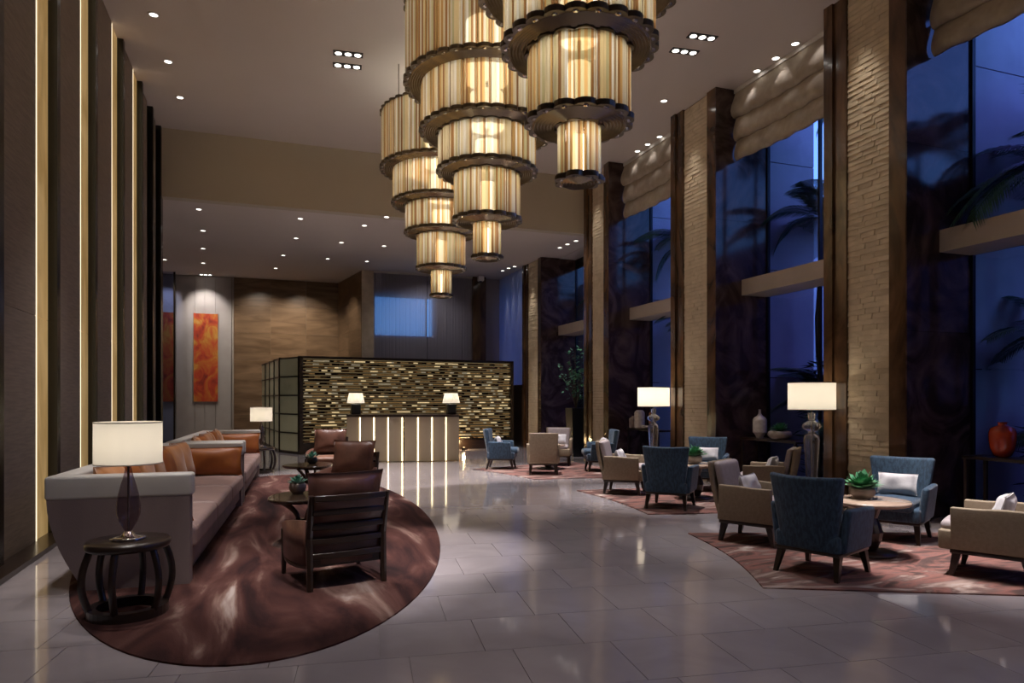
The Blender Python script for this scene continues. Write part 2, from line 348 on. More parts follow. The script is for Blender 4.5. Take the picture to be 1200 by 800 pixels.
# ------------------------------------------------------------------ back walls
wb = struct(MB().box(-4.4, 3.3, YB, YB+.3, 0, LO).build('wall_back', M['plain']))
xs = [-4.2, -3.62, -3.0, -2.42, -2.1, -1.76, -1.24]
for a, b in zip(xs, xs[1:]): MB().box(a+.006, b-.006, YB-.05, YB, .12, LO-.02).build('panel', M['white_panel'], wb)
MB().box(-1.22, -1.17, YB-.10, YB, 0, LO-.03).build('trim_strip', M['transom'], wb)
random.seed(3)
for r in range(6):
    for c in range(3):
        x0, x1 = -1.16+c*1.22, -1.16+(c+1)*1.22
        MB().box(x0+.002, x1-.002, YB-.08, YB, r*.97+.002, (r+1)*.97-.002).build('marble_slab', M['travertine'], wb)
blk = struct(MB().prism([(2.45, YB), (2.95, 23.1), (3.3, 23.1), (3.3, YB)], 0, LO).build('wall_block', M['plain']))
for r in range(6):
    for a, b in ((0, .5), (.5, 1)):
        P0 = Vector((2.45, YB)).lerp(Vector((2.95, 23.1)), a+.001); P1 = Vector((2.45, YB)).lerp(Vector((2.95, 23.1)), b-.001)
        MB().prism([(P0.x-.05, P0.y), (P1.x-.05, P1.y), (P1.x, P1.y), (P0.x, P0.y)], r*.97+.002, (r+1)*.97-.002).build('marble_slab', M['travertine'], blk)
MB().box(2.91, 3.3, 23.04, 23.1, 0, LO).build('pale_stone_edge', M['cream'], blk)
# rear window with sheer curtains
wr = struct(MB().box(3.3, 9.2, 23.25, 23.31, 0, 3.7).box(3.3, 9.2, 23.25, 23.31, 5.0, LO).box(5.35, 9.2, 23.25, 23.31, 3.7, 5.0).build('wall_rear', M['plain']))
w5 = struct(MB().box(3.3, 3.36, 23.2, 23.3, .6, LO-.2).box(5.1, 5.16, 23.2, 23.3, .6, LO-.2).box(6.94, 7.0, 23.2, 23.3, .6, LO-.2).build('window_5', M['window_frame']))
MB().box(3.36, 5.1, 23.24, 23.25, .6, LO-.2).box(5.16, 6.94, 23.24, 23.25, .6, LO-.2).build('pane', M['glass'], w5)
struct(MB().box(6.72, 7.2, 22.95, 23.2, 0, LO).build('pillar_rear', M['brownstone']))
def curtain(x0, x1, y, z0, z1, along='x', n=120, amp=.010):
    mb = MB(); vs = []
    for i in range(n+1):
        t = x0+(x1-x0)*i/n; o = y+amp*sin(i*1.9)+amp*.5*sin(i*.83)
        p = (t, o) if along == 'x' else (o, t)
        vs += [(*p, z0), (*p, z1)]
    mb.add(vs, [(2*i, 2*i+2, 2*i+3, 2*i+1) for i in range(n)], 0, True)
    return mb
for a, b, side in ((3.30, 5.12, 'left'), (5.14, 6.9, 'right')):
    c = curtain(a, b, 23.06, .05, LO-.04).build('sheer_curtain', M['sheer'])
    tag(c, f'tall grey sheer curtain above the reception screen, {side} of the centre mullion', 'curtain')
    MB().box(a, b, 23.0, 23.1, LO-.06, LO).build('curtain_rail', M['trimwhite'], c)
# ------------------------------------------------------------------ right wall: pillars
def stones(mb_or_parent, ya, yb, z1, single):
    random.seed(int(ya*100)); rows = int(z1/.0755); n = 3; w_ = (yb-ya)/n
    variants = []
    if single:
        for q in range(8):
            mb = MB(); d0, d1, d2, d3 = [random.uniform(.012, .04) for _ in range(4)]; d0, d1, d2, d3 = [.018+q_*.45 for q_ in (d0, d1, d2, d3)]
            h, l = .0372, w_/2-.0012
            mb.add([(0,-l,-h),(0,l,-h),(0,l,h),(0,-l,h),(-d0,-l,-h),(-d1,l,-h),(-d2*.8,l,h),(-d3*.8,-l,h)],
                   [(4,7,6,5),(0,4,5,1),(1,5,6,2),(2,6,7,3),(3,7,4,0)])
            variants.append(mb.mesh('stone', M['cream']))
    mb = MB()
    for r in range(rows):
        z = (r+.5)*.0755; s = (r % 4)*.17*w_
        cuts = [ya]+[ya+w_*k+s-w_*.25 for k in range(1, n)]+[yb]
        for a, b in zip(cuts, cuts[1:]):
            if single:
                o = place('stone', random.choice(variants), mb_or_parent, (XW+.05, (a+b)/2, z)); o.scale.y = (b-a)/w_
            else:
                d0, d1, d2, d3 = [random.uniform(.012, .04) for _ in range(4)]; d0, d1, d2, d3 = [.018+q_*.45 for q_ in (d0, d1, d2, d3)]; x = XW+.05
                mb.add([(x,a,z-.036),(x,b-.004,z-.036),(x,b-.004,z+.036),(x,a,z+.036),(x-d0,a,z-.036),(x-d1,b-.004,z-.036),(x-d2*.8,b-.004,z+.036),(x-d3*.8,a,z+.036)],
                       [(4,7,6,5),(0,4,5,1),(1,5,6,2),(2,6,7,3),(3,7,4,0)])
    if not single: tag(mb.build('stone_facing', M['cream'], mb_or_parent), kind='stuff')
PIERS = [(2.45, 3.8, HI), (6.58, 7.92, HI), (10.56, 11.98, HI), (14.75, 16.04, HI), (19.1, 20.6, LO)]
for i, (ya, yb, H) in enumerate(PIERS):
    p = struct(MB().box(XW+.05, XG+.3, ya+.04, yb-.02, 0, H).build('pillar', M['brownstone']))
    a, b = ya+.25, yb-.38
    MB().box(XW-.01, XW+.05, ya, a, 0, H).build('edge_trim', M['brownstone'], p)
    MB().box(XW-.01, XW+.05, b, b+.22, 0, H).build('edge_trim', M['brownstone'], p)
    MB().box(XW-.045, XW+.05, b+.22, yb, 0, H).build('edge_trim', M['brownstone'], p)
    stones(p, a, b, H, i == 1)
    nz = 3
    for r in range(nz):
        MB().box(XW-.008, XG, ya-.02, ya+.04, r*H/nz+.002, (r+1)*H/nz-.002).build('marble_slab', M['marble'], p)
# windows between the pillars
def window(n, y0, y1, H, near=False):
    mb = MB()
    mb.box(XG, XG+.06, y0, y0+.05, 0, H).box(XG, XG+.06, y1-.05, y1, 0, H)
    mid = (y0+y1)/2
    mb.box(XG, XG+.06, mid-.02, mid+.02, 0, H)
    mb.box(XG, XG+.06, y0, y1, 0, .08).box(XG, XG+.06, y0, y1, H-.3, H)
    wd = struct(mb.build(f'window_{n}', M['window_frame']))
    for a, b in ((y0+.05, mid-.02), (mid+.02, y1-.05)):
        for za, zb in ((.08, 3.47), (3.76, H-.3)):
            MB().box(XG+.02, XG+.032, a, b, za, zb).build('pane', M['glass'], wd)
    MB().box(8.29, XG+.05, y0, y1, 3.47, 3.76).build('transom', M['transom'], wd)
    return wd
window(1, 3.8, 6.58, HI); window(2, 7.92, 10.56, HI); window(3, 11.98, 14.75, HI); window(4, 16.04, 19.1, LO)
struct(MB().box(XW+.6, XG, 16.04, 19.1, LO-.02, LO).build('trim_2', M['ceiling']))
# side window with curtain beyond the last pillar
w6 = struct(MB().box(XG, XG+.06, 20.6, 23.2, 0, .5).box(XG, XG+.06, 20.6, 23.2, LO-.2, LO).box(XG, XG+.06, 21.8, 21.85, 0, LO).build('window_6', M['window_frame']))
MB().box(XG+.02, XG+.03, 20.6, 23.2, .5, LO-.2).build('pane', M['glass'], w6)
c = curtain(20.65, 23.1, 7.74, 2.0, LO-.04, 'y', 80).build('sheer_curtain', M['drape'])
tag(c, 'spotlit blue-grey sheer curtain beside the farthest stone pillar', 'curtain')
struct(MB().box(7.68, 7.82, 20.6, 23.2, 0, 2.0).build('wall_screen', M['wood']))
# near part of the right wall and the wall behind the camera
struct(MB().box(XW, XG+.3, Y0-1, -1.6, 0, HI).build('wall_right', M['plain'])); window(7, -1.6, 2.45, HI)
struct(MB().box(-4.4, 9.2, Y0-.2, Y0, 0, HI).build('wall_entrance', M['plain']))
# ------------------------------------------------------------------ roman blinds
def blind(y0, y1, label, zb=5.95):
    root = thing('roman_blind', label, 'blind', (8.17, (y0+y1)/2, zb), 0, 'roman blinds above the windows')
    n = 34; L_ = (y1-y0)
    H = HI-zb-.02
    prof = [(.0,0),(.10,-.015),(.30,-.05),(.52,-.095),(.70,-.115),(.84,-.10),(.93,-.06),(.95,-.02),(.90,0)]
    for q, (zt, dz) in enumerate(((H, H*.43), (H*.68, H*.42), (H*.36, H*.37))):
        mb = MB(); vs = []; R = len(prof)
        for i in range(n+1):
            y = -L_/2+.03+(L_-.06)*i/n; sag = .045*sin(pi*i/n)
            for t, b_ in prof:
                vs.append((b_*(.9+.18*sin(i*.8+q*1.7))+.02*q-.02, y, zt-dz*t-sag*t-.012*t*sin(i*1.1+q)))
        mb.add(vs, [(i*R+j, i*R+j+1, (i+1)*R+j+1, (i+1)*R+j) for i in range(n) for j in range(R-1)], 0, True)
        mb.build('fold', M['blind'], root)
    MB().box(-.06, .0, -L_/2+.02, L_/2-.02, H-.06, H+.015).build('headrail', M['trimwhite'], root)
blind(3.8, 6.56, 'beige roman blind at the right edge, above the window behind the orange vase', 6.0)
blind(7.93, 10.55, 'beige roman blind over the middle window, between the two nearest stone pillars')
blind(11.99, 14.74, 'beige roman blind over the window behind the farther glass lamp', 5.92)
# ------------------------------------------------------------------ outside: cladding walls, ground, palms
struct(MB().box(XG+.06, 40, -20, 40, -.6, -.1).box(-20, XG+.06, -20, Y0-.2, -.6, -.1).build('garden_ground', M['soil']))
for i, (ya, zt) in enumerate(((6.62, 10), (10.6, 10), (14.8, 10), (19.2, 8))):
    fw = struct(MB().box(XG+.32, 10.0, ya+.03, ya+.35, -.1, zt).build('wall_garden', M['concrete']))
    for r in range(5):
        MB().box(XG+.07, 10.02, ya-.02, ya+.03, -.1+r*2.05+.008, -.1+(r+1)*2.05-.008).build('cladding_panel', M['concrete'], fw)
struct(MB().box(12.6, 12.9, -14, 13.0, -.1, 5.8).build('sky_blocker_wall', M['concrete']))  # added wall that keeps low sky out of the marble reflections
bld = thing('neighbour_building', 'pale blue building seen through the middle window beyond the palm', 'building', (15, 17, -.1))
MB().box(-2.2, 4, -2, 6, 0, 7.2).build('wall_block', M['concrete'], bld)
MB().box(-2.6, -2.2, -2.4, 6, 5.2, 5.6).build('cornice', M['concrete'], bld)
for q in range(3): MB().box(-2.24, -2.19, -1+q*2.2, .2+q*2.2, 2.2, 4.2).build('window', M['window_frame'], bld)
def frond_me(seed, L_=1.5, droop=.55):
    random.seed(seed); mb = MB(); pts = []
    for i in range(15):
        t = i/14; pts.append(Vector((L_*(t-.12*t*t), 0, L_*(.55*t-droop*1.25*t*t))))
    mb.tube(pts, [.014*(1-.75*i/14) for i in range(15)], 5)
    for i in range(2, 43):
        t = i/43; q = t*14; a = int(q); p = pts[a].lerp(pts[min(a+1, 14)], q-a); tg = (pts[min(a+1, 14)]-pts[a]).normalized() if a < 14 else tg
        ln = L_*.36*sin(pi*(t*.82+.12))**.7*random.uniform(.9, 1.05)
        for s in (-1, 1):
            d = (tg*.75+Vector((0, s*.9, -.12))).normalized(); up = Vector((0,0,1))
            wv = tg*.016
            m_ = p+d*ln*.5+up*.01; e_ = p+d*ln-up*ln*.16
            mb.add([p-wv*.6, p+wv*.6, m_+wv, e_, m_-wv], [(0,1,2,4), (4,2,3)])
    return mb.mesh('frond', M['leaf'])
FR = [frond_me(1), frond_me(2, 1.3, .7), frond_me(3, 1.6, .45)]
def palm(x, y, h, n, label, s=1.0, seed=0, group='garden palms'):
    random.seed(seed+50)
    t = thing('palm_tree', label, 'palm tree', (x, y, -.1), 0, group)
    MB().tube([(.04*sin(i), .03*cos(i*1.3), i*h/8) for i in range(9)], [.07*s-.004*i*s for i in range(9)], 8).build('trunk', M['bark'], t)
    for i in range(n):
        o = place('frond', FR[i % 3], t, (.04*sin(8), .03*cos(8*1.3), h), i*2.4+random.uniform(-.3, .3))
        o.rotation_euler = (random.uniform(-.25, .25), random.uniform(-.75, .35), i*2.4); o.scale = (s*random.uniform(.85, 1.1),)*3
palm(9.62, 10.0, 5.0, 13, 'slender dark palm right behind the middle window, its crown above the transom', .9, 1)
palm(9.7, 9.2, 6.9, 11, 'tallest palm, fronds against the bright sky at the top of the middle window', .8, 2)
palm(9.40, 5.60, 4.5, 17, 'palm with broad dark crown behind the upper window at the right edge', 1.2, 3)
palm(9.9, 4.9, 5.6, 12, 'taller palm outside the right edge window, behind the broad dark crown', 1.0, 4)
palm(9.55, 5.4, 1.0, 13, 'low young palm outside, behind the console with the orange vase', .8, 5)
palm(9.5, 5.9, 2.4, 12, 'waist high palm outside the lower pane of the right edge window', .75, 9)
palm(9.6, 9.7, 1.5, 14, 'bushy low palm outside, behind the white shaded lamp', .95, 6)
palm(9.5, 13.9, 5.3, 12, 'palm outside the window behind the farther glass lamp, upper pane', .95, 7)
palm(9.6, 13.6, 3.4, 12, 'shorter palm outside the window behind the farther glass lamp', .8, 8)
palm(9.6, 18.0, 4.6, 11, 'distant palm outside the window behind the potted tree', .9, 10)
def shrub_me(seed, R_, H_):
    random.seed(seed); mb = MB()
    for i in range(420):
        a = random.uniform(0, 2*pi); h = random.uniform(.05, 1)**.8; r = R_*sqrt(random.random())*(1-.45*h*h)
        p = Vector((r*cos(a), r*sin(a)*1.0, H_*h)); d = Vector((cos(a)*.8+random.uniform(-.5,.5), sin(a)*.8+random.uniform(-.5,.5), random.uniform(-.2,.9))).normalized()
        s_ = d.cross(Vector((0,0,1))).normalized(); l = random.uniform(.18, .34)
        mb.add([p, p+d*l*.45+s_*l*.16, p+d*l-Vector((0,0,.05)), p+d*l*.45-s_*l*.16], [(0,1,2,3)])
    return mb.mesh('foliage', M['leaf'])
SH_ = [shrub_me(1, .42, 1.5), shrub_me(2, .42, 2.3)]
for i, (x, y, q, lab) in enumerate(((9.6, 5.85, 0, 'dense dark shrub outside, low at the garden wall behind the orange vase'), (9.5, 5.1, 0, 'dense dark shrub outside the lower pane at the right edge'),
        (9.5, 9.75, 1, 'tall dense shrub outside, behind the white bottle vase'), (11.0, 10.6, 1, 'tall dense shrub at the outer end of the garden wall behind the nearer crystal lamp'), (9.6, 8.7, 0, 'low dense shrub outside, hidden low behind the nearer crystal lamp'),
        (9.6, 13.95, 1, 'tall dense shrub outside, behind the white cylinder vase'), (9.6, 13.2, 0, 'low dense shrub outside, behind the farther crystal lamp'), (9.6, 18.4, 1, 'tall dense shrub outside behind the potted tree'))):
    t = thing('shrub', lab, 'shrub', (x, y, -.1), i*.9, 'garden shrubs'); tag(place('foliage', SH_[q], t), kind='stuff')
    MB().tube([(0,0,0),(.02,.01,.5),(-.02,.02,1.0)], [.03,.02,.01], 6).build('stem', M['bark'], t)
# ------------------------------------------------------------------ ceiling lights
def disc(name, z, r, mi, mb=None): pass
dl = MB().lathe([(.085,0),(.085,-.012),(.060,-.012),(.055,.0)], 20, caps=False).mesh('trim_ring', M['trimwhite'])
dl2 = MB().lathe([(.056,-.004),(.001,-.006)], 20, caps=False).mesh('lamp', M['down'])
def downlight(x, y, z, label, group):
    t = thing('downlight', label, 'ceiling light', (x, y, z), 0, group)
    place('trim_ring', dl, t); place('lamp', dl2, t)
def triple(x, y, z, label, group, s=1.0):
    t = thing('triple_downlight', label, 'ceiling light', (x, y, z), radians(-6), group)
    MB().box(-.24*s, .24*s, -.08*s, .08*s, -.012, 0).build('housing', M['fixture_black'], t)
    lm = MB().lathe([(.055*s,-.014),(.03*s,-.022),(.001,-.024)], 16, caps=False).mesh('lamp', M['down'])
    for k_ in (-1, 0, 1): place('lamp', lm, t, (k_*.155*s, 0, 0))
names = ['nearest to the left wall fins', 'second along the left wall fins', 'third along the left wall fins']
for (u, v), nm in zip(((180,17),(197,72),(211,114)), names):
    p = to_ceiling(u, v, HI); downlight(p.x, p.y, HI, f'round white downlight in the high ceiling, {nm}', 'downlights in the high ceiling')
for u, v, nm in ((932,51,'nearest of three beside the middle roman blind'), (909,68,'centre of three beside the middle roman blind'), (887,83,'farthest of three beside the middle roman blind'),
                 (778,118,'single one between chandelier and the second stone pillar'), (773,160,'nearest of three beside the far roman blind'), (759,169,'centre of three beside the far roman blind'), (747,177,'farthest of three beside the far roman blind')):
    p = to_ceiling(u, v, HI); downlight(p.x, p.y, HI, f'round white downlight in the high ceiling, {nm}', 'downlights in the high ceiling')
for u, v, nm in ((408,63,'nearer strip left of the chandeliers'), (407,77,'farther strip left of the chandeliers'), (823,43,'nearer strip right of the chandeliers'), (802,60,'farther strip right of the chandeliers')):
    p = to_ceiling(u, v, HI); triple(p.x, p.y, HI, f'black three lamp recessed ceiling fixture, {nm}', 'three lamp fixtures')
low = [(233,245,'first of the left column'),(238,270,'second of the left column'),(238,291,'third of the left column'),(238,308,'last of the left column'),
       (352,256,'front one of the second column'),(347,279,'second one of the second column'),(332,299,'third one of the second column'),(323,314,'back one of the second column'),
       (427,264,'front one left of the chandeliers'),(400,284,'middle one left of the chandeliers'),(384,303,'back one left of the chandeliers'),
       (453,254,'close to the bulkhead behind the chandeliers'),(450,288,'behind the far chandelier, nearer'),(430,306,'behind the far chandelier, farther'),
       (193,304,'far left beside the fin wall'),(675,282,'nearest of three by the potted tree window'),(665,286,'centre of three by the potted tree window'),(656,290,'farthest of three by the potted tree window'),
       (603,312,'nearest of three above the blue curtain'),(596,314,'centre of three above the blue curtain'),(589,317,'farthest of three above the blue curtain')]
for u, v, nm in low:
    p = to_ceiling(u, v, LO); downlight(p.x, p.y, LO, f'small downlight in the low rear ceiling, {nm}', 'downlights in the low ceiling')
p = to_ceiling(241, 321.5, LO); triple(p.x, p.y, LO, 'three lamp fixture above the orange abstract painting', 'three lamp fixtures', .9)
c = thing('security_camera', 'small white box camera on the ceiling by the rear dark pillar', 'camera', (6.9, 22.6, LO))
MB().rbox((0,0,-.12),(.2,.2,.18),.03).build('housing', M['trimwhite'], c); MB().lathe([(.05,-.21),(.04,-.25),(.001,-.26)],12).build('lens', M['black'], c)
# ------------------------------------------------------------------ chandeliers
def rod_material():
    m = bpy.data.materials.new('amber_glass_rods'); m.use_nodes = True; N = m.node_tree.nodes; L = m.node_tree.links; N.clear()
    o = N.new('ShaderNodeOutputMaterial'); at = N.new('ShaderNodeAttribute'); at.attribute_name = 'rod'
    tr = N.new('ShaderNodeBsdfTranslucent'); tp = N.new('ShaderNodeBsdfTransparent'); gl = N.new('ShaderNodeBsdfGlossy'); df = N.new('ShaderNodeBsdfDiffuse')
    gl.inputs['Roughness'].default_value = .12; gl.inputs[0].default_value = (.9,.85,.75,1)
    for n in (tr, tp, df): L.new(at.outputs['Color'], n.inputs[0])
    m1 = N.new('ShaderNodeMixShader'); m1.inputs[0].default_value = .25; L.new(tr.outputs[0], m1.inputs[1]); L.new(df.outputs[0], m1.inputs[2])
    m2 = N.new('ShaderNodeMixShader'); m2.inputs[0].default_value = .34; L.new(m1.outputs[0], m2.inputs[1]); L.new(tp.outputs[0], m2.inputs[2])
    fr = true_fresnel(N, L, 1.45)
    m3 = N.new('ShaderNodeMixShader'); L.new(fr.outputs[0], m3.inputs[0]); L.new(m2.outputs[0], m3.inputs[1]); L.new(gl.outputs[0], m3.inputs[2])
    L.new(m3.outputs[0], o.inputs[0]); return m
M['rods'] = rod_material()
M['core'] = emis('chandelier_lamp', (1,.92,.80), 3.0)
RODC = [(.80,.70,.50),(.88,.84,.74),(.62,.38,.15),(.40,.20,.07),(.72,.56,.30),(.70,.62,.46),(.50,.28,.10),(.56,.50,.28),(.34,.18,.08),(.74,.62,.40)]
PITCH = .15
def flute_me(h, seed):
    random.seed(seed); mb = MB(); n = 9; cols = []
    R = PITCH/2
    for i in range(n):
        a0, a1 = -pi/2+pi*i/n, -pi/2+pi*(i+1)/n; am = (a0+a1)/2
        c = random.choice(RODC); f = random.uniform(.85, 1.0); c = tuple(x*f for x in c)
        pts = [(R*cos(a0)*.5, R*sin(a0)), ((R+.006)*cos(am)*.5, (R+.006)*sin(am)), (R*cos(a1)*.5, R*sin(a1))]
        for (x0, y0), (x1, y1) in zip(pts, pts[1:]):
            mb.add([(x0,y0,0),(x1,y1,0),(x1,y1,h),(x0,y0,h)], [(0,1,2,3)], 0, False); cols.append(c)
    me = mb.mesh('glass_flute', M['rods'])
    at = me.color_attributes.new('rod', 'FLOAT_COLOR', 'CORNER')
    for p, c in zip(me.polygons, cols):
        for li in p.loop_indices: at.data[li].color = (*c, 1)
    return me
def cap_me():
    mb = MB(); R = PITCH/2+.006
    poly = [(R*.8*cos(-pi/2+pi*i/8), R*sin(-pi/2+pi*i/8)) for i in range(9)]+[(-.03, R), (-.03, -R)]; n = len(poly)
    inn = [((x-.025)*.3+.025, y*.3) for x, y in poly]
    vs = [(x,y,.012) for x,y in poly]+[(x,y,-.034) for x,y in poly]+[(x,y,-.036) for x,y in inn]+[(x*.8+.005,y*.6,-.046) for x,y in inn]
    mb.add(vs, [tuple(range(n))]+[(a*n+i, (a+1)*n+i, (a+1)*n+(i+1)%n, a*n+(i+1)%n) for a in (0,1) for i in range(n)])
    f0 = len(mb.f); o = 0
    for i in range(n): mb.f.append((2*n+i, 3*n+i, 3*n+(i+1)%n, 2*n+(i+1)%n)); mb.m.append(1); mb.s.append(False)
    mb.f.append(tuple(range(3*n, 4*n))[::-1]); mb.m.append(1); mb.s.append(False)
    return mb.mesh('end_cap', [M['plate'], M['chrome']])
TIERS = [(.20, 3.42, 3.84, 7), (.445, 3.90, 4.46, 15), (.65, 4.53, 4.98, 23), (.87, 5.05, 5.62, 31), (1.07, 5.66, 6.6, 38)]
FL = {}; CAP = cap_me()
for ti, (R, z0, z1, N_) in enumerate(TIERS): FL[ti] = ([flute_me(z1-z0, ti*10+q) for q in range(6)], CAP)
def scallop_plate(ri, ro, N_, z):
    """bronze ring with a scalloped rim and concentric ridges"""
    mb = MB(); n = N_*8; prof = []
    K = max(4, int((ro-ri)/.026)); 
    for i in range(K+1):
        r = ri+(ro-ri)*i/K
        prof.append((r, 0)); 
        if i < K: prof.append((r+(ro-ri)/K*.5, -.020))
    vs = []; fs = []
    for r, dz in prof:
        for j in range(n): q = 2*pi*j/n; vs.append((r*cos(q), r*sin(q), dz))
    R = len(prof)
    for par in (0, 1):
        fs = [(i*n+j, (i+1)*n+j, (i+1)*n+(j+1) % n, i*n+(j+1) % n) for i in range(par, R-1, 2) for j in range(n)]
        if par == 0: mb.add(vs, fs, 0, False)
        else:
            for f in fs: mb.f.append(f); mb.m.append(1); mb.s.append(False)
    outer = [((ro+.02+.045*abs(sin(N_*pi*j/n)))*cos(2*pi*j/n), (ro+.02+.045*abs(sin(N_*pi*j/n)))*sin(2*pi*j/n)) for j in range(n)]
    inner = [(ri*cos(2*pi*j/n), ri*sin(2*pi*j/n)) for j in range(n)]
    mid = [(ro*cos(2*pi*j/n), ro*sin(2*pi*j/n)) for j in range(n)]
    vs = [(x, y, 0) for x, y in mid]+[(x, y, 0) for x, y in outer]+[(x, y, .03) for x, y in outer]+[(x, y, .03) for x, y in inner]+[(x, y, 0) for x, y in inner]
    fs = []
    for j in range(n):
        k_ = (j+1) % n
        for a in range(4): fs.append((a*n+j, (a+1)*n+j, (a+1)*n+k_, a*n+k_))
    mb.add(vs, fs, 0, False)
    return mb.mesh('scalloped_plate', [M['plate'], M['plate_glint']])
PL = {}; TP = {}
for ti, (R, z0, z1, N_) in enumerate(TIERS): PL[ti] = scallop_plate(.012 if ti == 0 else TIERS[ti-1][0]-.05, R-.045, N_, z0); TP[ti] = scallop_plate(R-.12, R-.045, N_, z0)
def chandelier(x, y, label, seed, power):
    random.seed(seed)
    t = thing('chandelier', label, 'chandelier', (x, y, 0), 0, 'tiered glass chandeliers')
    for ti, (R, z0, z1, N_) in enumerate(TIERS):
        rc = R-.05; place('scalloped_plate', PL[ti], t, (0, 0, z0-.035)); place('top_ring', TP[ti], t, (0, 0, z1+.002))
        fl, cp = FL[ti]
        for j in range(N_):
            q = 2*pi*(j+.5)/N_
            o = place('glass_flute', random.choice(fl), t, (rc*cos(q), rc*sin(q), z0), q); s_ = (2*pi*rc/N_)/PITCH*1.0
            o.scale = (s_, s_, 1)
            place('end_cap', cp, o)
        h = z1-z0
        cr_ = [.055, .10, .16, .22, .28][ti]
        MB().lathe([(cr_, .05), (cr_, h*.86)], 20, (0,0,z0), 0).build('lamp_tube', M['core'], t)
        pl = bpy.data.lights.new('tier_light', 'POINT'); pl.energy = power*[.5, 1.0, 1.3, 1.7, 2.0][ti]; pl.color = (1,.92,.80); pl.shadow_soft_size = .1
        lo = bpy.data.objects.new('tier_light', pl); COL.objects.link(lo); lo.parent = t; lo.location = (0, 0, z0+h*.95)
    mb = MB()
    for q in range(4): a = pi/2*q+.4; mb.tube([(.9*cos(a), .9*sin(a), 6.55), (.9*cos(a), .9*sin(a), HI)], .008, 6)
    mb.tube([(0,0,3.5), (0,0,HI)], .02, 8)
    mb.build('suspension_rods', M['plate'], t)
    MB().lathe([(.12, HI-.05), (.12, HI)], 24).build('ceiling_canopy', M['plate'], t)
chandelier(2.48, 5.27, 'nearest tiered amber glass chandelier, cropped by the top of the photo', 11, 14)
chandelier(2.70, 8.56, 'middle one of the three tiered amber glass chandeliers', 12, 14)
chandelier(2.92, 12.0, 'farthest of the three tiered amber glass chandeliers, hanging lowest in the view', 13, 14)
# ------------------------------------------------------------------ rugs
M['rug'] = mat('wine_rug', (.1,.05,.04), (.2,.1,.08), rough=.95, spec=.1, scale=1.3, stretch=(1.9,.42,1), detail=9, distort=1.3, bump=.3, bscale=120)
ramp(M['rug'], [(.28, (.016,.009,.009)), (.76, (.42,.35,.31)), (.40, (.036,.016,.015)), (.50, (.068,.028,.023)), (.58, (.095,.045,.037)), (.65, (.20,.125,.10))])
M['rug2'] = mat('rose_rug', (.1,.05,.04), (.2,.1,.08), rough=.95, spec=.1, scale=2.0, stretch=(.6,1.6,1), detail=9, distort=1.4, bump=.3, bscale=120)
ramp(M['rug2'], [(.30, (.05,.032,.030)), (.72, (.54,.48,.43)), (.43, (.10,.062,.055)), (.50, (.25,.115,.095)), (.57, (.16,.10,.088)), (.64, (.36,.26,.22))])
el = []
for i in range(96):
    q = 2*pi*i/96; x, y = 1.88*cos(q), 5.15*sin(q); a = radians(-2.5)
    el.append((.12+x*cos(a)-y*sin(a), 9.4+x*sin(a)+y*cos(a)))
tag(MB().prism(el, .0005, .012).build('rug', M['rug']), 'large oval wine and brown rug with pale streaks under the sofas', 'rug')
def rug(pts, label):
    out = []
    for i in range(4):
        a, b = Vector(pts[i]), Vector(pts[(i+1) % 4]); n_ = Vector((b.y-a.y, a.x-b.x)).normalized()
        for k_ in range(12):
            t = k_/12; out.append(tuple(a.lerp(b, t)+n_*(.10*sin(pi*t) if i == 0 else 0)))
    out.reverse()
    tag(MB().prism(out, .0005, .012).build('rug', M['rug2']), label, 'rug', 'rose rugs under the round tables')
rug([(3.80,4.56), (4.53,6.70), (7.3,5.75), (6.7,3.15)], 'rose and cream rug under the nearest round table group')
rug([(4.77,7.98), (4.88,10.45), (7.55,10.2), (7.35,7.35)], 'rose rug under the middle round table group')
rug([(4.78,12.15), (4.2,14.35), (7.0,15.3), (7.1,11.9)], 'rose rug under the farthest round table group')
RZ = .012
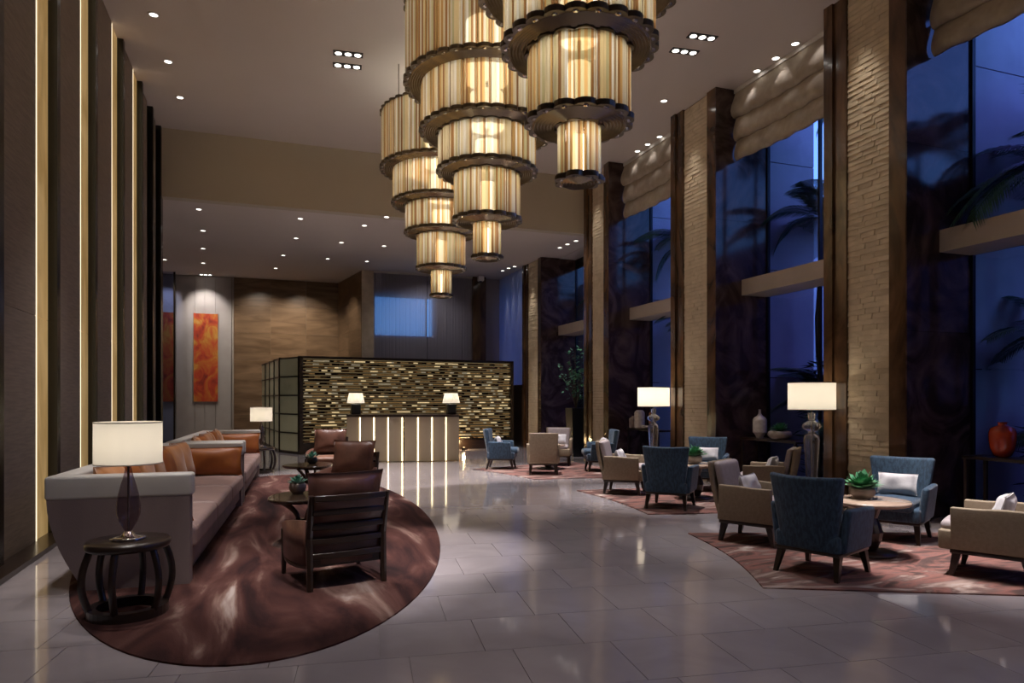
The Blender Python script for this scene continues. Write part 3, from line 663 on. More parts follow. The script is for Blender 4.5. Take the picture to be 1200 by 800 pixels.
# ------------------------------------------------------------------ sofas
def make_sofa():
    """local: back along -X side, x 0 = seat front, y runs along the sofa, length 4.35"""
    L_ = 4.35
    t = thing('sofa', 'near long taupe sofa with grey top band and ribbed mauve seat, on the oval rug', 'sofa', (0,0,0), 0, 'long sofas on the oval rug')
    prof = [(-.02, .0), (-.02, .74)]
    back = [(-1.06+.27*(1-z/.74)**1.8, z) for z in (.74,.64,.54,.44,.34,.24,.14,.06,0)]
    prof2 = prof+back
    Mx = Matrix(((1,0,0,0),(0,0,1,0),(0,1,0,0),(0,0,0,1)))   # (x, z, along) -> (x, along, z)
    for y0, y1 in ((0, .13), (L_-.10, L_)):
        mb = MB(); mb.prism([(x, z) for x, z in prof2], y0, y1, 0, Mx); mb.build('end_panel', M['sofa_side'], t)
    bk = [(-1.06+.27*(1-z/.74)**1.8, z) for z in (0,.06,.14,.24,.34,.44,.54,.64,.74)]
    inner = [(-.86+.12*(1-z/.74), z) for z in (.74,.5,.25,0)]
    MB().prism(bk+inner, .13, L_-.10, 0, Mx, True).build('back_panel', M['sofa_side'], t)
    for z, y0, y1, x0, x1, nm in ((0, -.012, .16, -1.075, .0, 'r'), (0, L_-.12, L_+.012, -1.075, .0, 'r')):
        MB().rbox(((x0+x1)/2, (y0+y1)/2, .825), (x1-x0, y1-y0, .19), .028, 3).build('top_band', M['sofa_rail'], t)
    MB().rbox((-.985, L_/2, .825), (.17, L_-.2, .19), .028, 3).build('top_band', M['sofa_rail'], t)
    MB().box(-.85, -.10, .13, L_-.1, .0, .10).box(-.85, -.05, .13, L_-.1, .10, .26).build('seat_base', M['sofa_side'], t)
    n = 3; seg = (L_-.25)/n
    for i in range(n):
        y0 = .14+i*seg
        def fn(x, y, z):
            if x > .25: x += .010*abs(sin(y*26))
            z2 = z+.018*(1-(x/.45)**2) if z > 0 else z
            return (x, y, z2+ (.004*abs(sin(y*26)) if z > 0 else 0))
        MB().rbox((-.40, y0+seg/2, .355), (.80, seg-.008, .20), .05, 3, 24, fn=fn).build('seat_cushion', M['sofa_seat'], t)
    MB().rbox((-.43, L_-.16, .50), (.80, .12, .22), .05, 3, 3).build('arm_pad', M['leather'], t)
    return t
sofa = make_sofa(); sofa.location = (-.60, 6.25, RZ); sofa.rotation_euler = (0, 0, radians(-3.4))
sofa2 = dup(sofa, (-.33, 10.85, RZ), radians(-2.6), 'farther long taupe sofa behind the near one, below the orange painting')
sofa2.scale = (1, .86, 1.0)
def pillow_me(w_, h_, t_, m, seed=0):
    random.seed(seed); mb = MB(); n = 12; vs = []; fs = []
    def P(i, j, s):
        x = -1+2*i/n; y = -1+2*j/n
        th = ((1-abs(x)**3.2)*(1-abs(y)**3.2))**.6
        k_ = 1-.06*(1-x*x)*abs(y)**3; kk = 1-.06*(1-y*y)*abs(x)**3
        wob = .012*sin(x*4+seed)*cos(y*3.3+seed*2)
        return (x*w_/2*kk, s*(t_/2*th+.004)+wob*th, y*h_/2*k_)
    for s in (-1, 1):
        o = len(vs)
        vs += [P(i, j, s) for i in range(n+1) for j in range(n+1)]
        for i in range(n):
            for j in range(n):
                q = (o+i*(n+1)+j, o+(i+1)*(n+1)+j, o+(i+1)*(n+1)+j+1, o+i*(n+1)+j+1)
                fs.append(q if s < 0 else q[::-1])
    A = (n+1)*(n+1); ring = [i*(n+1) for i in range(n)]+[n*(n+1)+j for j in range(n)]+[(n-i)*(n+1)+n for i in range(n)]+[n-j for j in range(n)]
    for a, b in zip(ring, ring[1:]+ring[:1]): fs.append((a, A+a, A+b, b)[::-1])
    mb.add(vs, fs, 0, True)
    return mb.mesh('pillow', m)
def pillow(me, loc, rx, rz, label, cat='cushion', group=None, name='cushion', ry=0):
    o = place(name, me, None, loc); o.rotation_euler = (rx, ry, rz); o.rotation_mode = 'XYZ'
    return tag(o, label, cat, group)
def on_sofa(base, rz, x, y): return Vector((base[0]+x*cos(rz)-y*sin(rz), base[1]+x*sin(rz)+y*cos(rz)))
P_big = pillow_me(.92, .40, .2, M['rust'], 1); P_sq = pillow_me(.55, .52, .18, M['rust_light'], 2); P_sq2 = pillow_me(.55, .50, .18, M['rust'], 3)
ordn = ['nearest the lamp', 'second from the lamp', 'third from the lamp', 'fourth from the lamp', 'fifth from the lamp', 'sixth from the lamp', 'at the far corner']
for s_, (base, rz, L_, nm) in enumerate((((-.60, 6.25), radians(-3.4), 4.35, 'near sofa'), ((-.33, 10.85), radians(-2.6), 3.74, 'farther sofa'))):
    p = on_sofa(base, rz, -.45, L_-.27)
    pillow(P_big, (p.x, p.y, .46+.19+.03), radians(-8), rz, f'wide rust leather bolster cushion against the far arm of the {nm}', group='wide rust bolsters')
    cnt = 7 if s_ == 0 else 6
    for i in range(cnt):
        p = on_sofa(base, rz, -.70, .50+i*(L_-1.15)/(cnt-1))
        pillow(P_sq if i % 3 != 1 else P_sq2, (p.x, p.y, .46+.25+.02), radians(-16), rz+pi/2+random.uniform(-.15, .15), f'square amber cushion against the back of the {nm}, {ordn[i]}', group=f'amber back cushions on the {nm}')
    p = on_sofa(base, rz, -.50, .30)
    pillow(P_big, (p.x, p.y, .46+.19+.03), radians(8), rz, f'wide rust bolster cushion inside the near arm of the {nm}', group='wide rust bolsters')
# ------------------------------------------------------------------ side tables and table lamps
def make_side_table():
    t = thing('side_table', 'round black side table with bowed legs at the near end of the sofa', 'side table', (0,0,0), 0, 'round black side tables')
    MB().lathe([(.20,.47),(.265,.475),(.275,.49),(.275,.515),(.265,.53),(.001,.532)], 40).build('table_top', M['wood'], t)
    for k_ in range(6):
        q = pi/3*k_+.35; pts = []; rad = []
        for i in range(11):
            s = i/10; r = .235+.055*sin(pi*s); pts.append((r*cos(q), r*sin(q), .03+.45*s)); rad.append(.026)
        MB().tube(pts, rad, 6, flat=.75).build('leg', M['wood'], t)
    MB().lathe([(.20,.03),(.20,.065),(.262,.065),(.262,.0),(.20,.0),(.20,.03)], 40, caps=False, sm=False).build('base_ring', M['wood'], t)
    return t
st = make_side_table(); st.location = (-.95, 5.54, RZ)
dup(st, (-.15, 15.25, .0), .4, 'round black side table carrying the lamp beyond the farther sofa')
def make_lamp(sh, glassm, R=.22, hs=.30, htot=.84, prof=None, lit=8, name='table_lamp', label='', square=False):
    t = thing(name, label, 'lamp', (0,0,0))
    zs = htot-hs
    MB().lathe([(.115,0),(.12,.012),(.10,.022),(.05,.03),(.03,.055),(.02,.06)], 28).build('base', M['chrome'], t)
    MB().lathe([(r, z) for r, z in prof], 28).build('lamp_body', glassm, t)
    MB().tube([(0,0,.05), (0,0,htot-.02)], .008, 8).build('stem', M['chrome'], t)
    sm = MB().lathe([(R, zs), (R*.995, htot)], 40, caps=False).build('lamp_shade', sh, t)
    MB().lathe([(R+.002,zs),(R+.002,zs+.008)],40,caps=False).lathe([(R+.001,htot-.008),(R+.001,htot)],40,caps=False).build('rim', M['shade_rim'], sm)
    mb = MB()
    for k_ in range(3): a = 2*pi*k_/3; mb.tube([(0,0,htot-.03), (R*cos(a)*.99, R*sin(a)*.99, htot-.03)], .003, 5)
    mb.build('spider', M['chrome'], sm)
    MB().lathe([(.001,zs+.06),(.03,zs+.09),(.035,zs+.13),(.02,zs+.17),(.001,zs+.18)], 12, caps=False).build('bulb', M['core'], t)
    l = bpy.data.lights.new('bulb_light', 'POINT'); l.energy = lit; l.color = (1,.88,.70); l.shadow_soft_size = .05
    lo = bpy.data.objects.new('bulb_light', l); COL.objects.link(lo); lo.parent = t; lo.location = (0, 0, zs+hs*.6)
    return t
drop = [(.015,.05),(.03,.07),(.058,.12),(.078,.18),(.08,.24),(.068,.32),(.048,.40),(.03,.46),(.022,.50),(.020,.53)]
tl = make_lamp(M['shade'], M['smoke_glass'], prof=drop, lit=2.2, label='near table lamp, white drum shade on a smoky glass teardrop body')
tl.location = (-.95, 5.54, RZ+.532)
tl2 = dup(tl, (-.15, 15.25, .532), 0, 'distant table lamp with white drum shade beyond the farther sofa')
for o in list(COL.objects):
    if o.parent == tl and o.type == 'LIGHT':
        l = bpy.data.objects.new('bulb_light', o.data); COL.objects.link(l); l.parent = tl2; l.location = o.location
# ------------------------------------------------------------------ coffee tables
def make_coffee(label):
    t = thing('coffee_table', label, 'coffee table', (0,0,0), 0, 'low pebble shaped coffee tables')
    poly = [((.40+.035*cos(3*q+.5)+.02*cos(2*q))*cos(q), (.40+.035*cos(3*q+.5)+.02*cos(2*q))*sin(q)) for q in [2*pi*i/48 for i in range(48)]]
    lo = [(x*.92, y*.92) for x, y in poly]
    mb = MB(); n = 48
    vs = [(x,y,.44) for x,y in lo]+[(x,y,.462) for x,y in poly]+[(x,y,.478) for x,y in poly]+[(x*.985,y*.985,.485) for x,y in poly]
    fs = [(a*n+j, a*n+(j+1)%n, (a+1)*n+(j+1)%n, (a+1)*n+j) for a in range(3) for j in range(n)]+[tuple(range(n))[::-1], tuple(range(3*n,4*n))]
    mb.add(vs, fs); mb.build('table_top', M['walnut'], t)
    for k_ in range(3):
        q = 2*pi*k_/3+.3; pts = []; rad = []
        for i in range(10):
            s = i/9; r = .30-.34*sin(pi*s*.5)*(1-s)*1.9+ (-.02)*s; r = .29-.20*sin(pi*s); pts.append((r*cos(q+.5*s), r*sin(q+.5*s), .02+.425*s)); rad.append(.038-.012*sin(pi*s))
        MB().tube(pts, rad, 8, flat=.7).build('leg', M['walnut'], t)
    MB().lathe([(.12,.19),(.14,.20),(.14,.225),(.001,.235)], 24).build('shelf', M['walnut'], t)
    return t
ct = make_coffee('pebble topped dark coffee table beside the nearest leather armchair'); ct.location = (.38, 7.75, RZ)
ct2 = dup(ct, (.62, 11.4, RZ), 1.1, 'pebble topped dark coffee table in front of the far leather armchairs'); 
# ------------------------------------------------------------------ plants in bowls
def rosette(R, H, n, seed, w_=.03, m='succulent', rings=4):
    random.seed(seed); mb = MB()
    for i in range(n):
        q = i*2.399; t = (i+.5)/n; el_ = radians(15+65*(1-t)); L_ = R*(.55+.45*t)*random.uniform(.85,1.1)
        d = Vector((cos(q)*cos(el_), sin(q)*cos(el_), sin(el_))); sd = Vector((-sin(q), cos(q), 0)); up = d.cross(sd)
        b = Vector((cos(q), sin(q), 0))*R*.25*t+Vector((0, 0, R*.45*random.random()*(1.1-t)))
        mid = b+d*L_*.6+up*.0; e_ = b+d*L_+Vector((0,0,-.1*L_*t))
        wv = sd*w_*.55
        mb.add([b-wv*.4, b+wv*.4, mid+wv, e_, mid-wv, mid-up*.008], [(0,1,5),(1,2,5),(2,3,5),(3,4,5),(4,0,5),(0,4,3,2,1)])
    return mb
def potted(label, loc, R=.11, h=.10, pm='ceramic', seed=0, group='small potted plants', leafm='succulent', pr=.13, rn=34, w_=.035):
    t = thing('potted_plant', label, 'plant', loc, 0, group)
    MB().lathe([(R*.55,0),(R*.85,h*.25),(R,h*.55),(R*.92,h*.9),(R*.82,h),(R*.78,h*.97),(R*.8,h*.85)], 24).build('bowl', M[pm], t)
    f = rosette(pr, .1, rn, seed, w_).build('foliage', M[leafm], t, (0,0,h*.9))
    return t
potted('teal succulent in a grey bowl on the nearer coffee table', (.30, 7.95, RZ+.485), .095, .12, 'stone_bowl', 1, pr=.12)
potted('teal succulent in a dark bowl on the farther coffee table', (.66, 11.5, RZ+.485), .09, .10, 'black', 2, pr=.13)
# ------------------------------------------------------------------ leather armchairs
def make_leather():
    """faces +Y; open slatted wooden back, curved leather sides"""
    t = thing('leather_armchair', 'nearest brown leather armchair, slatted dark wood back turned to the viewer', 'armchair', (0,0,0), 0, 'brown leather armchairs')
    W = .31
    for s in (-1, 1):
        MB().tube([(s*W,-.36,0),(s*W,-.34,.42),(s*W*1.02,-.42,.77)], [.026,.030,.022], 6, sm=False).build('back_post', M['wood'], t)
        MB().tube([(s*(W+.03),.34,0),(s*(W+.03),.33,.40)], [.020,.028], 6, sm=False).build('front_leg', M['wood'], t)
        # curved side: from back post to the front leg, bowing out
        mb = MB(); vs = []; n = 12
        for i in range(n+1):
            y = -.33+.66*i/n; x = s*(W+.05*sin(pi*i/n)+.02*i/n); zt = .50+.06*(1-i/n)-.05*(i/n)**3
            vs += [(x+s*.022, y, .20), (x+s*.026, y, zt), (x-s*.022, y, zt), (x-s*.022, y, .20)]
        fs = []
        for i in range(n):
            for k_ in range(4):
                a, b = i*4+k_, i*4+(k_+1) % 4; fs.append((a, b, b+4, a+4) if s > 0 else (a, a+4, b+4, b))
        fs += [(0,1,2,3), (n*4+3, n*4+2, n*4+1, n*4)]
        mb.add(vs, fs, 0, True); mb.build('side_panel', M['leather'], t)
        MB().tube([(s*(W+.05*sin(pi*i/n)+.02*i/n), -.33+.66*i/n, .19-.02*sin(pi*i/n)) for i in range(n+1)], .020, 6).build('side_rail', M['wood'], t)
    for k_, z in enumerate((.27, .39, .51, .63, .745)):
        y = -.345-.10*max(0, (z-.42))/.35*.9
        MB().rbox((0, y, z), (W*2-.02, .022, .052 if k_ < 4 else .05), .008, 2, 4, fn=lambda x, y_, z_: (x, y_-.03*(1-(x/W)**2), z_)).build('back_slat', M['wood'], t)
    MB().rbox((0, -.325, .46), (W*2-.04, .012, .52), .004, 1, 4, fn=lambda x, y_, z_: (x, y_-.02*(1-(x/W)**2)-.11*(max(0, z_)/.26), z_)).build('back_panel', M['leather'], t)
    MB().box(-W, W, .30, .345, .18, .24).box(-W, W, -.34, -.30, .18, .24).box(-W+.01, W-.01, -.3, .3, .2, .24).build('seat_frame', M['wood'], t)
    MB().rbox((0, .03, .335), (W*2-.05, .66, .17), .05, 3, 6, fn=lambda x, y, z: (x, y, z+(.02*(1-(x/.3)**2)*(1-(y/.35)**2) if z > 0 else 0))).build('seat_cushion', M['leather_seat'], t)
    me = pillow_me(W*2+.02, .50, .19, M['leather'], 5)
    o = place('back_cushion', me, t, (0, -.275, .70)); o.rotation_euler = (radians(12), 0, 0)
    return t
def face(fx, fy): return atan2(fy, fx)-pi/2
la = make_leather(); la.location = (.53, 6.08, RZ); la.rotation_euler = (0, 0, face(-.22, .97))
dup(la, (1.0, 9.72, RZ), face(-.50, -.86), 'second leather armchair, just beyond the nearest one, facing the nearer coffee table')
dup(la, (1.08, 13.75, RZ), face(-.25, -.95), 'far leather armchair facing the viewer, before the reception screen')
# ------------------------------------------------------------------ upholstered chairs
def splay_leg(x, y, dx, dy, h=.21, r0=.017, r1=.030):
    mb = MB(); a = [(x+dx-r0,y+dy-r0,0),(x+dx+r0,y+dy-r0,0),(x+dx+r0,y+dy+r0,0),(x+dx-r0,y+dy+r0,0)]
    b = [(x-r1,y-r1,h),(x+r1,y-r1,h),(x+r1,y+r1,h),(x-r1,y+r1,h)]
    return mb.hexa(a, b)
def make_blue():
    t = thing('wing_armchair', '-', 'armchair', (0,0,0), 0, 'blue tweed armchairs')
    for sx, sy in ((-1,-1),(1,-1),(-1,1),(1,1)): splay_leg(sx*.25, sy*.23+.0, sx*.025, sy*.05+(-.02 if sy < 0 else 0)).build('leg', M['wood'], t)
    MB().rbox((0,.0,.215), (.57,.56,.03), .006, 1).build('base_rail', M['wood'], t)
    MB().rbox((0,.01,.30), (.58,.60,.15), .03, 2, 2).build('seat_frame', M['blue'], t)
    MB().rbox((0,.09,.395), (.46,.56,.12), .045, 3, 6, fn=lambda x, y, z: (x, y, z+(.02*(1-(x/.25)**2) if z > 0 else 0))).build('seat_cushion', M['blue'], t)
    def bf(x, y, z):
        s = (z+.32)/.64   # 0 bottom .. 1 top
        return (x*(.84+.30*s), y-.13*s+.10*(abs(x)/.3)**2.2*(.3+.7*s), z+.012*s*(abs(x)/.3)**2)
    MB().rbox((0,-.25,.55), (.58,.085,.64), .03, 3, 8, fn=bf).build('backrest', M['blue'], t)
    for s in (-1, 1):
        def af(x, y, z, s=s):
            q = (z+.19)/.38; f = (y+.25)/.5
            return (x+s*.045*q, y-(.02*q if y > 0 else 0), z-(.012*f*q))
        MB().rbox((s*.285,.0,.42), (.075,.50,.38), .03, 3, 4, fn=af).build('armrest', M['blue'], t)
    return t
def make_tan():
    t = thing('low_armchair', '-', 'armchair', (0,0,0), 0, 'beige armchairs')
    for sx, sy in ((-1,-1),(1,-1),(-1,1),(1,1)): splay_leg(sx*.25, sy*.24, sx*.02, sy*.045, .21, .018, .034).build('leg', M['wood'], t)
    MB().rbox((0,.0,.215), (.60,.58,.035), .006, 1).build('base_rail', M['wood'], t)
    MB().rbox((0,.035,.31), (.60,.69,.17), .02, 2, 2).build('seat_frame', M['tan'], t)
    MB().rbox((0,.095,.42), (.50,.56,.09), .045, 3, 6, fn=lambda x, y, z: (x, y, z+(.02*(1-(x/.25)**2) if z > 0 else 0))).build('seat_cushion', M['mauve'], t)
    def bf(x, y, z):
        s = (z+.31)/.62
        return (x*(.95+.07*s), y-.13*s-.02*sin(pi*s), z)
    MB().rbox((0,-.275,.54), (.58,.05,.62), .02, 2, 8, fn=bf).build('backrest', M['tan'], t)
    MB().rbox((0,-.215,.60), (.50,.085,.50), .04, 3, 8, fn=lambda x, y, z: (x*(.98+.08*(z+.25)/.5), y-.105*(z+.25)/.5-.02, z)).build('back_pad', M['mauve'], t)
    for s in (-1, 1):
        MB().rbox((s*.295,-.0,.42), (.065,.56,.36), .012, 2, 3, fn=lambda x, y, z, s=s: (x+s*.012*(z+.18)/.36, y, z+(.012 if y < 0 and z > 0 else 0))).build('armrest', M['tan'], t)
    return t
blue = make_blue(); tan = make_tan()
CH = [('b', (4.66,4.82), (.93,.33), 'nearest blue tweed armchair, its back to the viewer, beside the near round table'),
      ('t', (5.00,6.12), (.50,-.87), 'beige armchair with mauve seat behind the nearest blue armchair'),
      ('b', (6.52,5.68), (-.87,-.48), 'blue tweed armchair facing the viewer across the near round table, white cushion on it'),
      ('t', (5.98,4.20), (-.46,.89), 'beige armchair cropped by the right edge of the photo'),
      ('b', (5.40,8.42), (.72,.69), 'blue armchair seen from behind at the middle round table'),
      ('t', (5.50,9.94), (.78,-.63), 'beige armchair left of the middle round table, seen from the side'),
      ('b', (6.98,9.80), (-.66,-.75), 'blue armchair facing the viewer behind the middle round table'),
      ('t', (6.72,7.98), (-.66,.75), 'beige armchair with tan back by the crystal floor lamp'),
      ('b', (4.85,14.30), (.90,-.43), 'far blue armchair nearest the reception desk'),
      ('t', (5.32,13.03), (.35,.93), 'far beige armchair with its plain back to the viewer'),
      ('t', (6.35,14.65), (-.45,-.89), 'far beige armchair facing the viewer before the black planter'),
      ('b', (6.68,13.15), (-.93,.30), 'far blue armchair turned left, behind the side-on beige armchair')]
used = set()
for kd, (x, y), (fx, fy), lab in CH:
    src = blue if kd == 'b' else tan
    if kd not in used: src.location = (x, y, RZ); src.rotation_euler = (0, 0, face(fx, fy)); src['label'] = lab; used.add(kd)
    else: dup(src, (x, y, RZ), face(fx, fy), lab)
PW = pillow_me(.40, .24, .13, M['white_fabric'], 4)
wc = [(1, 'white cushion on the beige armchair behind the nearest blue one'), (2, 'white lumbar cushion on the blue armchair by the near round table'), (3, 'white cushion on the beige armchair cropped by the right edge'),
      (5, 'small white cushion on the side-on beige armchair'), (6, 'white cushion on the blue armchair behind the middle table'), (7, 'white cushion on the beige armchair by the crystal floor lamp'),
      (8, 'tiny white cushion on the blue armchair nearest the reception desk'), (10, 'white cushion on the far beige armchair facing the viewer'), (11, 'white cushion on the far blue armchair turned left')]
for i, lab in wc:
    kd, (x, y), (fx, fy), _ = CH[i]; L_ = sqrt(fx*fx+fy*fy); back = -.075 if kd == 'b' else -.065
    pillow(PW, (x+fx/L_*back, y+fy/L_*back, .455+.13+RZ+.01), radians(18), face(fx, fy), lab, group='white lumbar cushions')
# ------------------------------------------------------------------ round tables
def make_round():
    t = thing('round_table', 'nearest round table with pale top and dark pedestal', 'table', (0,0,0), 0, 'round pedestal tables')
    MB().lathe([(.30,.485),(.365,.50),(.372,.51),(.372,.525),(.365,.533),(.001,.534)], 48).build('table_top', M['tabletop'], t)
    MB().lathe([(.06,.03),(.075,.06),(.11,.14),(.125,.22),(.10,.30),(.075,.36),(.10,.44),(.13,.485)], 16, sm=False).build('pedestal', M['wood'], t)
    MB().lathe([(.25,0),(.255,.01),(.25,.025),(.10,.035),(.001,.036)], 40).build('base_plate', M['wood'], t)
    return t
rt = make_round(); rt.location = (5.62, 5.20, RZ)
dup(rt, (6.22, 9.0, RZ), 0, 'middle round table with pale top between four armchairs')
dup(rt, (5.78, 13.85, RZ), 0, 'farthest round table, mostly hidden behind a beige armchair')
potted('leafy green plant in a brown stone bowl on the near round table', (5.64, 5.30, RZ+.534), .12, .11, 'stone_bowl', 11, leafm='leaf2', pr=.19, rn=70, w_=.07)
potted('leafy plant in a pale bowl on the middle round table', (6.22, 9.02, RZ+.534), .12, .12, 'ceramic', 12, leafm='leaf2', pr=.19, rn=70, w_=.07)
potted('small dark plant on the farthest round table', (5.78, 13.85, RZ+.534), .10, .10, 'stone_bowl', 13, leafm='leaf2', pr=.15, rn=40, w_=.05)
# ------------------------------------------------------------------ crystal floor lamps
cprof = [(.07,.055),(.075,.10),(.05,.14),(.045,.2),(.06,.26),(.075,.45),(.095,.75),(.11,.95),(.10,1.02),(.045,1.06),(.05,1.08),(.12,1.13),(.13,1.16),(.12,1.19),(.05,1.23),(.04,1.25),(.05,1.28),(.05,1.35)]
fl1 = make_lamp(M['shade_bright'], M['lamp_glass'], R=.32, hs=.39, htot=1.78, prof=cprof, lit=5, name='floor_lamp', label='nearer crystal floor lamp with white drum shade beside the big stone pillar')
fl1.location = (7.33, 7.78, 0)
fl2 = dup(fl1, (7.36, 12.1, 0), 0, 'farther crystal floor lamp with white drum shade beside the second stone pillar')
for o in list(COL.objects):
    if o.parent == fl1 and o.type == 'LIGHT':
        for tgt in (fl2,):
            l = bpy.data.objects.new('bulb_light', o.data); COL.objects.link(l); l.parent = tgt; l.location = o.location
# ------------------------------------------------------------------ consoles and what stands on them
def make_console():
    t = thing('console_table', 'dark slim console table under the orange vase at the right edge', 'console table', (0,0,0), 0, 'dark console tables in the window bays')
    MB().rbox((0,0,.83), (.40,1.4,.04), .006, 1).build('table_top', M['wood'], t)
    for sx in (-1, 1):
        for sy in (-1, 1): MB().box(sx*.17-.018, sx*.17+.018, sy*.66-.018, sy*.66+.018, 0, .81).build('leg', M['wood'], t)
    MB().box(-.17, .17, -.66, .66, .18, .20).build('shelf', M['wood'], t)
    return t
cs = make_console(); cs.location = (8.28, 5.40, 0)
dup(cs, (8.28, 9.62, 0), 0, 'dark console table with the white bottle vase, behind the nearer crystal lamp')
dup(cs, (8.28, 13.80, 0), 0, 'dark console table with the white cylinder vase, behind the farther crystal lamp')
def vase(name, label, prof, m, loc, group=None, n=28):
    return tag(MB().lathe(prof, n).build(name, M[m], None, loc), label, 'vase', group)
vase('vase', 'glossy orange shouldered vase with short neck on the right edge console', [(.055,0),(.09,.02),(.125,.10),(.14,.20),(.142,.29),(.125,.345),(.07,.375),(.045,.385),(.045,.41),(.058,.42),(.05,.42),(.035,.40)], 'orange_glaze', (8.26, 5.72, .85))
vase('vase', 'white ribbed bottle vase with narrow neck on the middle console', [(.06,0),(.065,.03),(.10,.09)]+[(.118+.004*(i % 2), .10+i*.02) for i in range(12)]+[(.10,.36),(.045,.40),(.022,.44),(.02,.50),(.026,.51)], 'ceramic', (8.20, 9.93, .85))
potted('low plant in a wide stone bowl on the middle console', (8.22, 9.45, .85), .20, .15, 'stone_bowl', 21, leafm='leaf2', pr=.19, rn=50, w_=.06)
vase('vase', 'pale cylindrical textured vase with rounded top on the far console', [(.09,0),(.11,.02)]+[(.118+.004*(i % 2), .03+i*.025) for i in range(14)]+[(.105,.40),(.07,.43),(.05,.43)], 'ceramic', (8.20, 14.10, .85))
vase('jar', 'short square shouldered tan jar left of the cylindrical vase', [(.08,0),(.10,.02),(.105,.22),(.08,.25),(.04,.26),(.04,.29)], 'stone_bowl', (8.20, 14.38, .85))
vase('bowl', 'small pale bowl right of the cylindrical vase', [(.03,0),(.09,.04),(.10,.08),(.09,.085),(.02,.02)], 'ceramic', (8.15, 13.78, .85))['category'] = 'bowl'
vase('vase', 'terracotta column vase beside the farther crystal lamp', [(.06,0),(.07,.02),(.085,.25),(.07,.38),(.05,.40)], 'terracotta', (8.15, 13.45, .85))
vase('bowl', 'round tan pot at the very right edge of the photo', [(.04,0),(.08,.05),(.09,.10),(.06,.15),(.05,.16)], 'stone_bowl', (8.18, 5.30, .85))['category'] = 'pot'
# ------------------------------------------------------------------ potted tree
t = thing('potted_tree', 'leafy green indoor tree in a tall black planter by the fourth window', 'potted tree', (7.80, 16.75, 0))
MB().hexa([(-.17,-.17,0),(.17,-.17,0),(.17,.17,0),(-.17,.17,0)], [(-.22,-.22,1.3),(.22,-.22,1.3),(.22,.22,1.3),(-.22,.22,1.3)]).build('planter', M['black'], t)
random.seed(9); mb = MB(); lf = MB()
for b in range(9):
    a = b*2.4; h0 = 1.3; top = Vector((.30*cos(a), .30*sin(a), 2.0+b*.12)); pts = [Vector((0,0,1.25)).lerp(top, i/5)+Vector((0,0,.08*sin(pi*i/5))) for i in range(6)]
    mb.tube(pts, [.014-.002*i for i in range(6)], 5)
    for q in range(30):
        p = pts[2+q % 4]+Vector([random.uniform(-.20,.20) for _ in range(3)])*(1.0)
        d = Vector([random.uniform(-1,1), random.uniform(-1,1), random.uniform(-.6,.5)]).normalized(); s_ = d.cross(Vector((0,0,1))).normalized()
        l = random.uniform(.09,.16)
        lf.add([p, p+d*l*.5+s_*l*.28, p+d*l, p+d*l*.5-s_*l*.28], [(0,1,2,3)])
mb.build('branches', M['bark'], t); tag(lf.build('foliage', M['leaf2'], t), kind='stuff')
# ------------------------------------------------------------------ paintings
m = mat('abstract_painting', (.6,.05,.02), (.8,.5,.1), rough=.6, scale=1.6, stretch=(1.5,1,1), detail=7, distort=1.2)
ramp(m, [(.24, (.02,.015,.015)), (.78, (.60,.42,.22)), (.34, (.30,.03,.012)), (.44, (.52,.055,.015)), (.54, (.55,.14,.02)), (.63, (.60,.28,.04))])
M['painting'] = m
for (x0, x1), lab in (((-2.45, -1.68), 'tall red and orange abstract painting on the pale panelled wall'), ((-3.62, -3.06), 'paler abstract painting beside the bronze post, far left behind the fins')):
    t = thing('painting', lab, 'painting', ((x0+x1)/2, YB-.05, 1.45), 0, 'tall abstract paintings')
    hw = (x1-x0)/2
    MB().box(-hw, hw, -.05, -.01, 0, 3.05).build('canvas', M['painting'], t)
    MB().box(-hw-.015, hw+.015, -.035, 0, -.015, 3.065).build('frame', M['transom'], t)
t = thing('glass_partition', 'clear glass partition with slim bronze post before the paler painting', 'partition', (-3.0, 25.5, 0))
MB().box(-.03, .03, -.03, .03, 0, LO).build('post', M['bronze'], t); MB().box(-1.2, -.03, -.006, .006, 0, LO).build('pane', M['glass'], t)
# ------------------------------------------------------------------ reception screen
SC0, SC1 = Vector((.84, 19.85)), Vector((7.28, 20.5)); SH = 2.74
sd = (SC1-SC0).normalized(); ang = atan2(sd.y, sd.x); SL = (SC1-SC0).length
scr = thing('reception_screen', 'long backlit amber glass brick screen behind the reception desk', 'screen', (SC0.x, SC0.y, 0), ang)
MB().box(0, SL, .06, .16, 0, SH).build('backing', M['bronze'], scr)
MB().box(0, SL, -.05, .16, 0, .30).build('plinth', M['wood'], scr)
MB().box(-.03, SL+.03, -.06, .18, SH-.07, SH).build('top_rail', M['wood'], scr)
for x in (0, SL): MB().box(x-.05, x+.05, -.06, .17, 0, SH).build('side_frame', M['wood'], scr)
BM = [mat('amber_brick_bright', (.5,.35,.16), (.35,.2,.07), rough=.15, scale=9, emit=(1,.76,.40), es=.6), mat('amber_brick', (.30,.17,.06), (.2,.1,.035), rough=.12, scale=9, emit=(1,.62,.25), es=.11),
      mat('brown_brick', (.16,.09,.04), (.10,.05,.02), rough=.12, scale=9, emit=(1,.55,.2), es=.015), mat('bronze_brick', (.08,.05,.03), rough=.15, metal=.7), mat('clear_brick', (.4,.34,.24), rough=.08, emit=(1,.84,.55), es=.22)]
random.seed(21); rows = 26; rh = (SH-.07-.32)/rows; bricks = []
for r in range(rows):
    z = .32+r*rh; x = .06+random.uniform(0,.1); MBr = None
    while x < SL-.08:
        w_ = random.choice([.07,.09,.12,.15,.2]); w_ = min(w_, SL-.06-x)
        if w_ < .06: break
        bricks.append((x, z, w_)); x += w_+.008
    
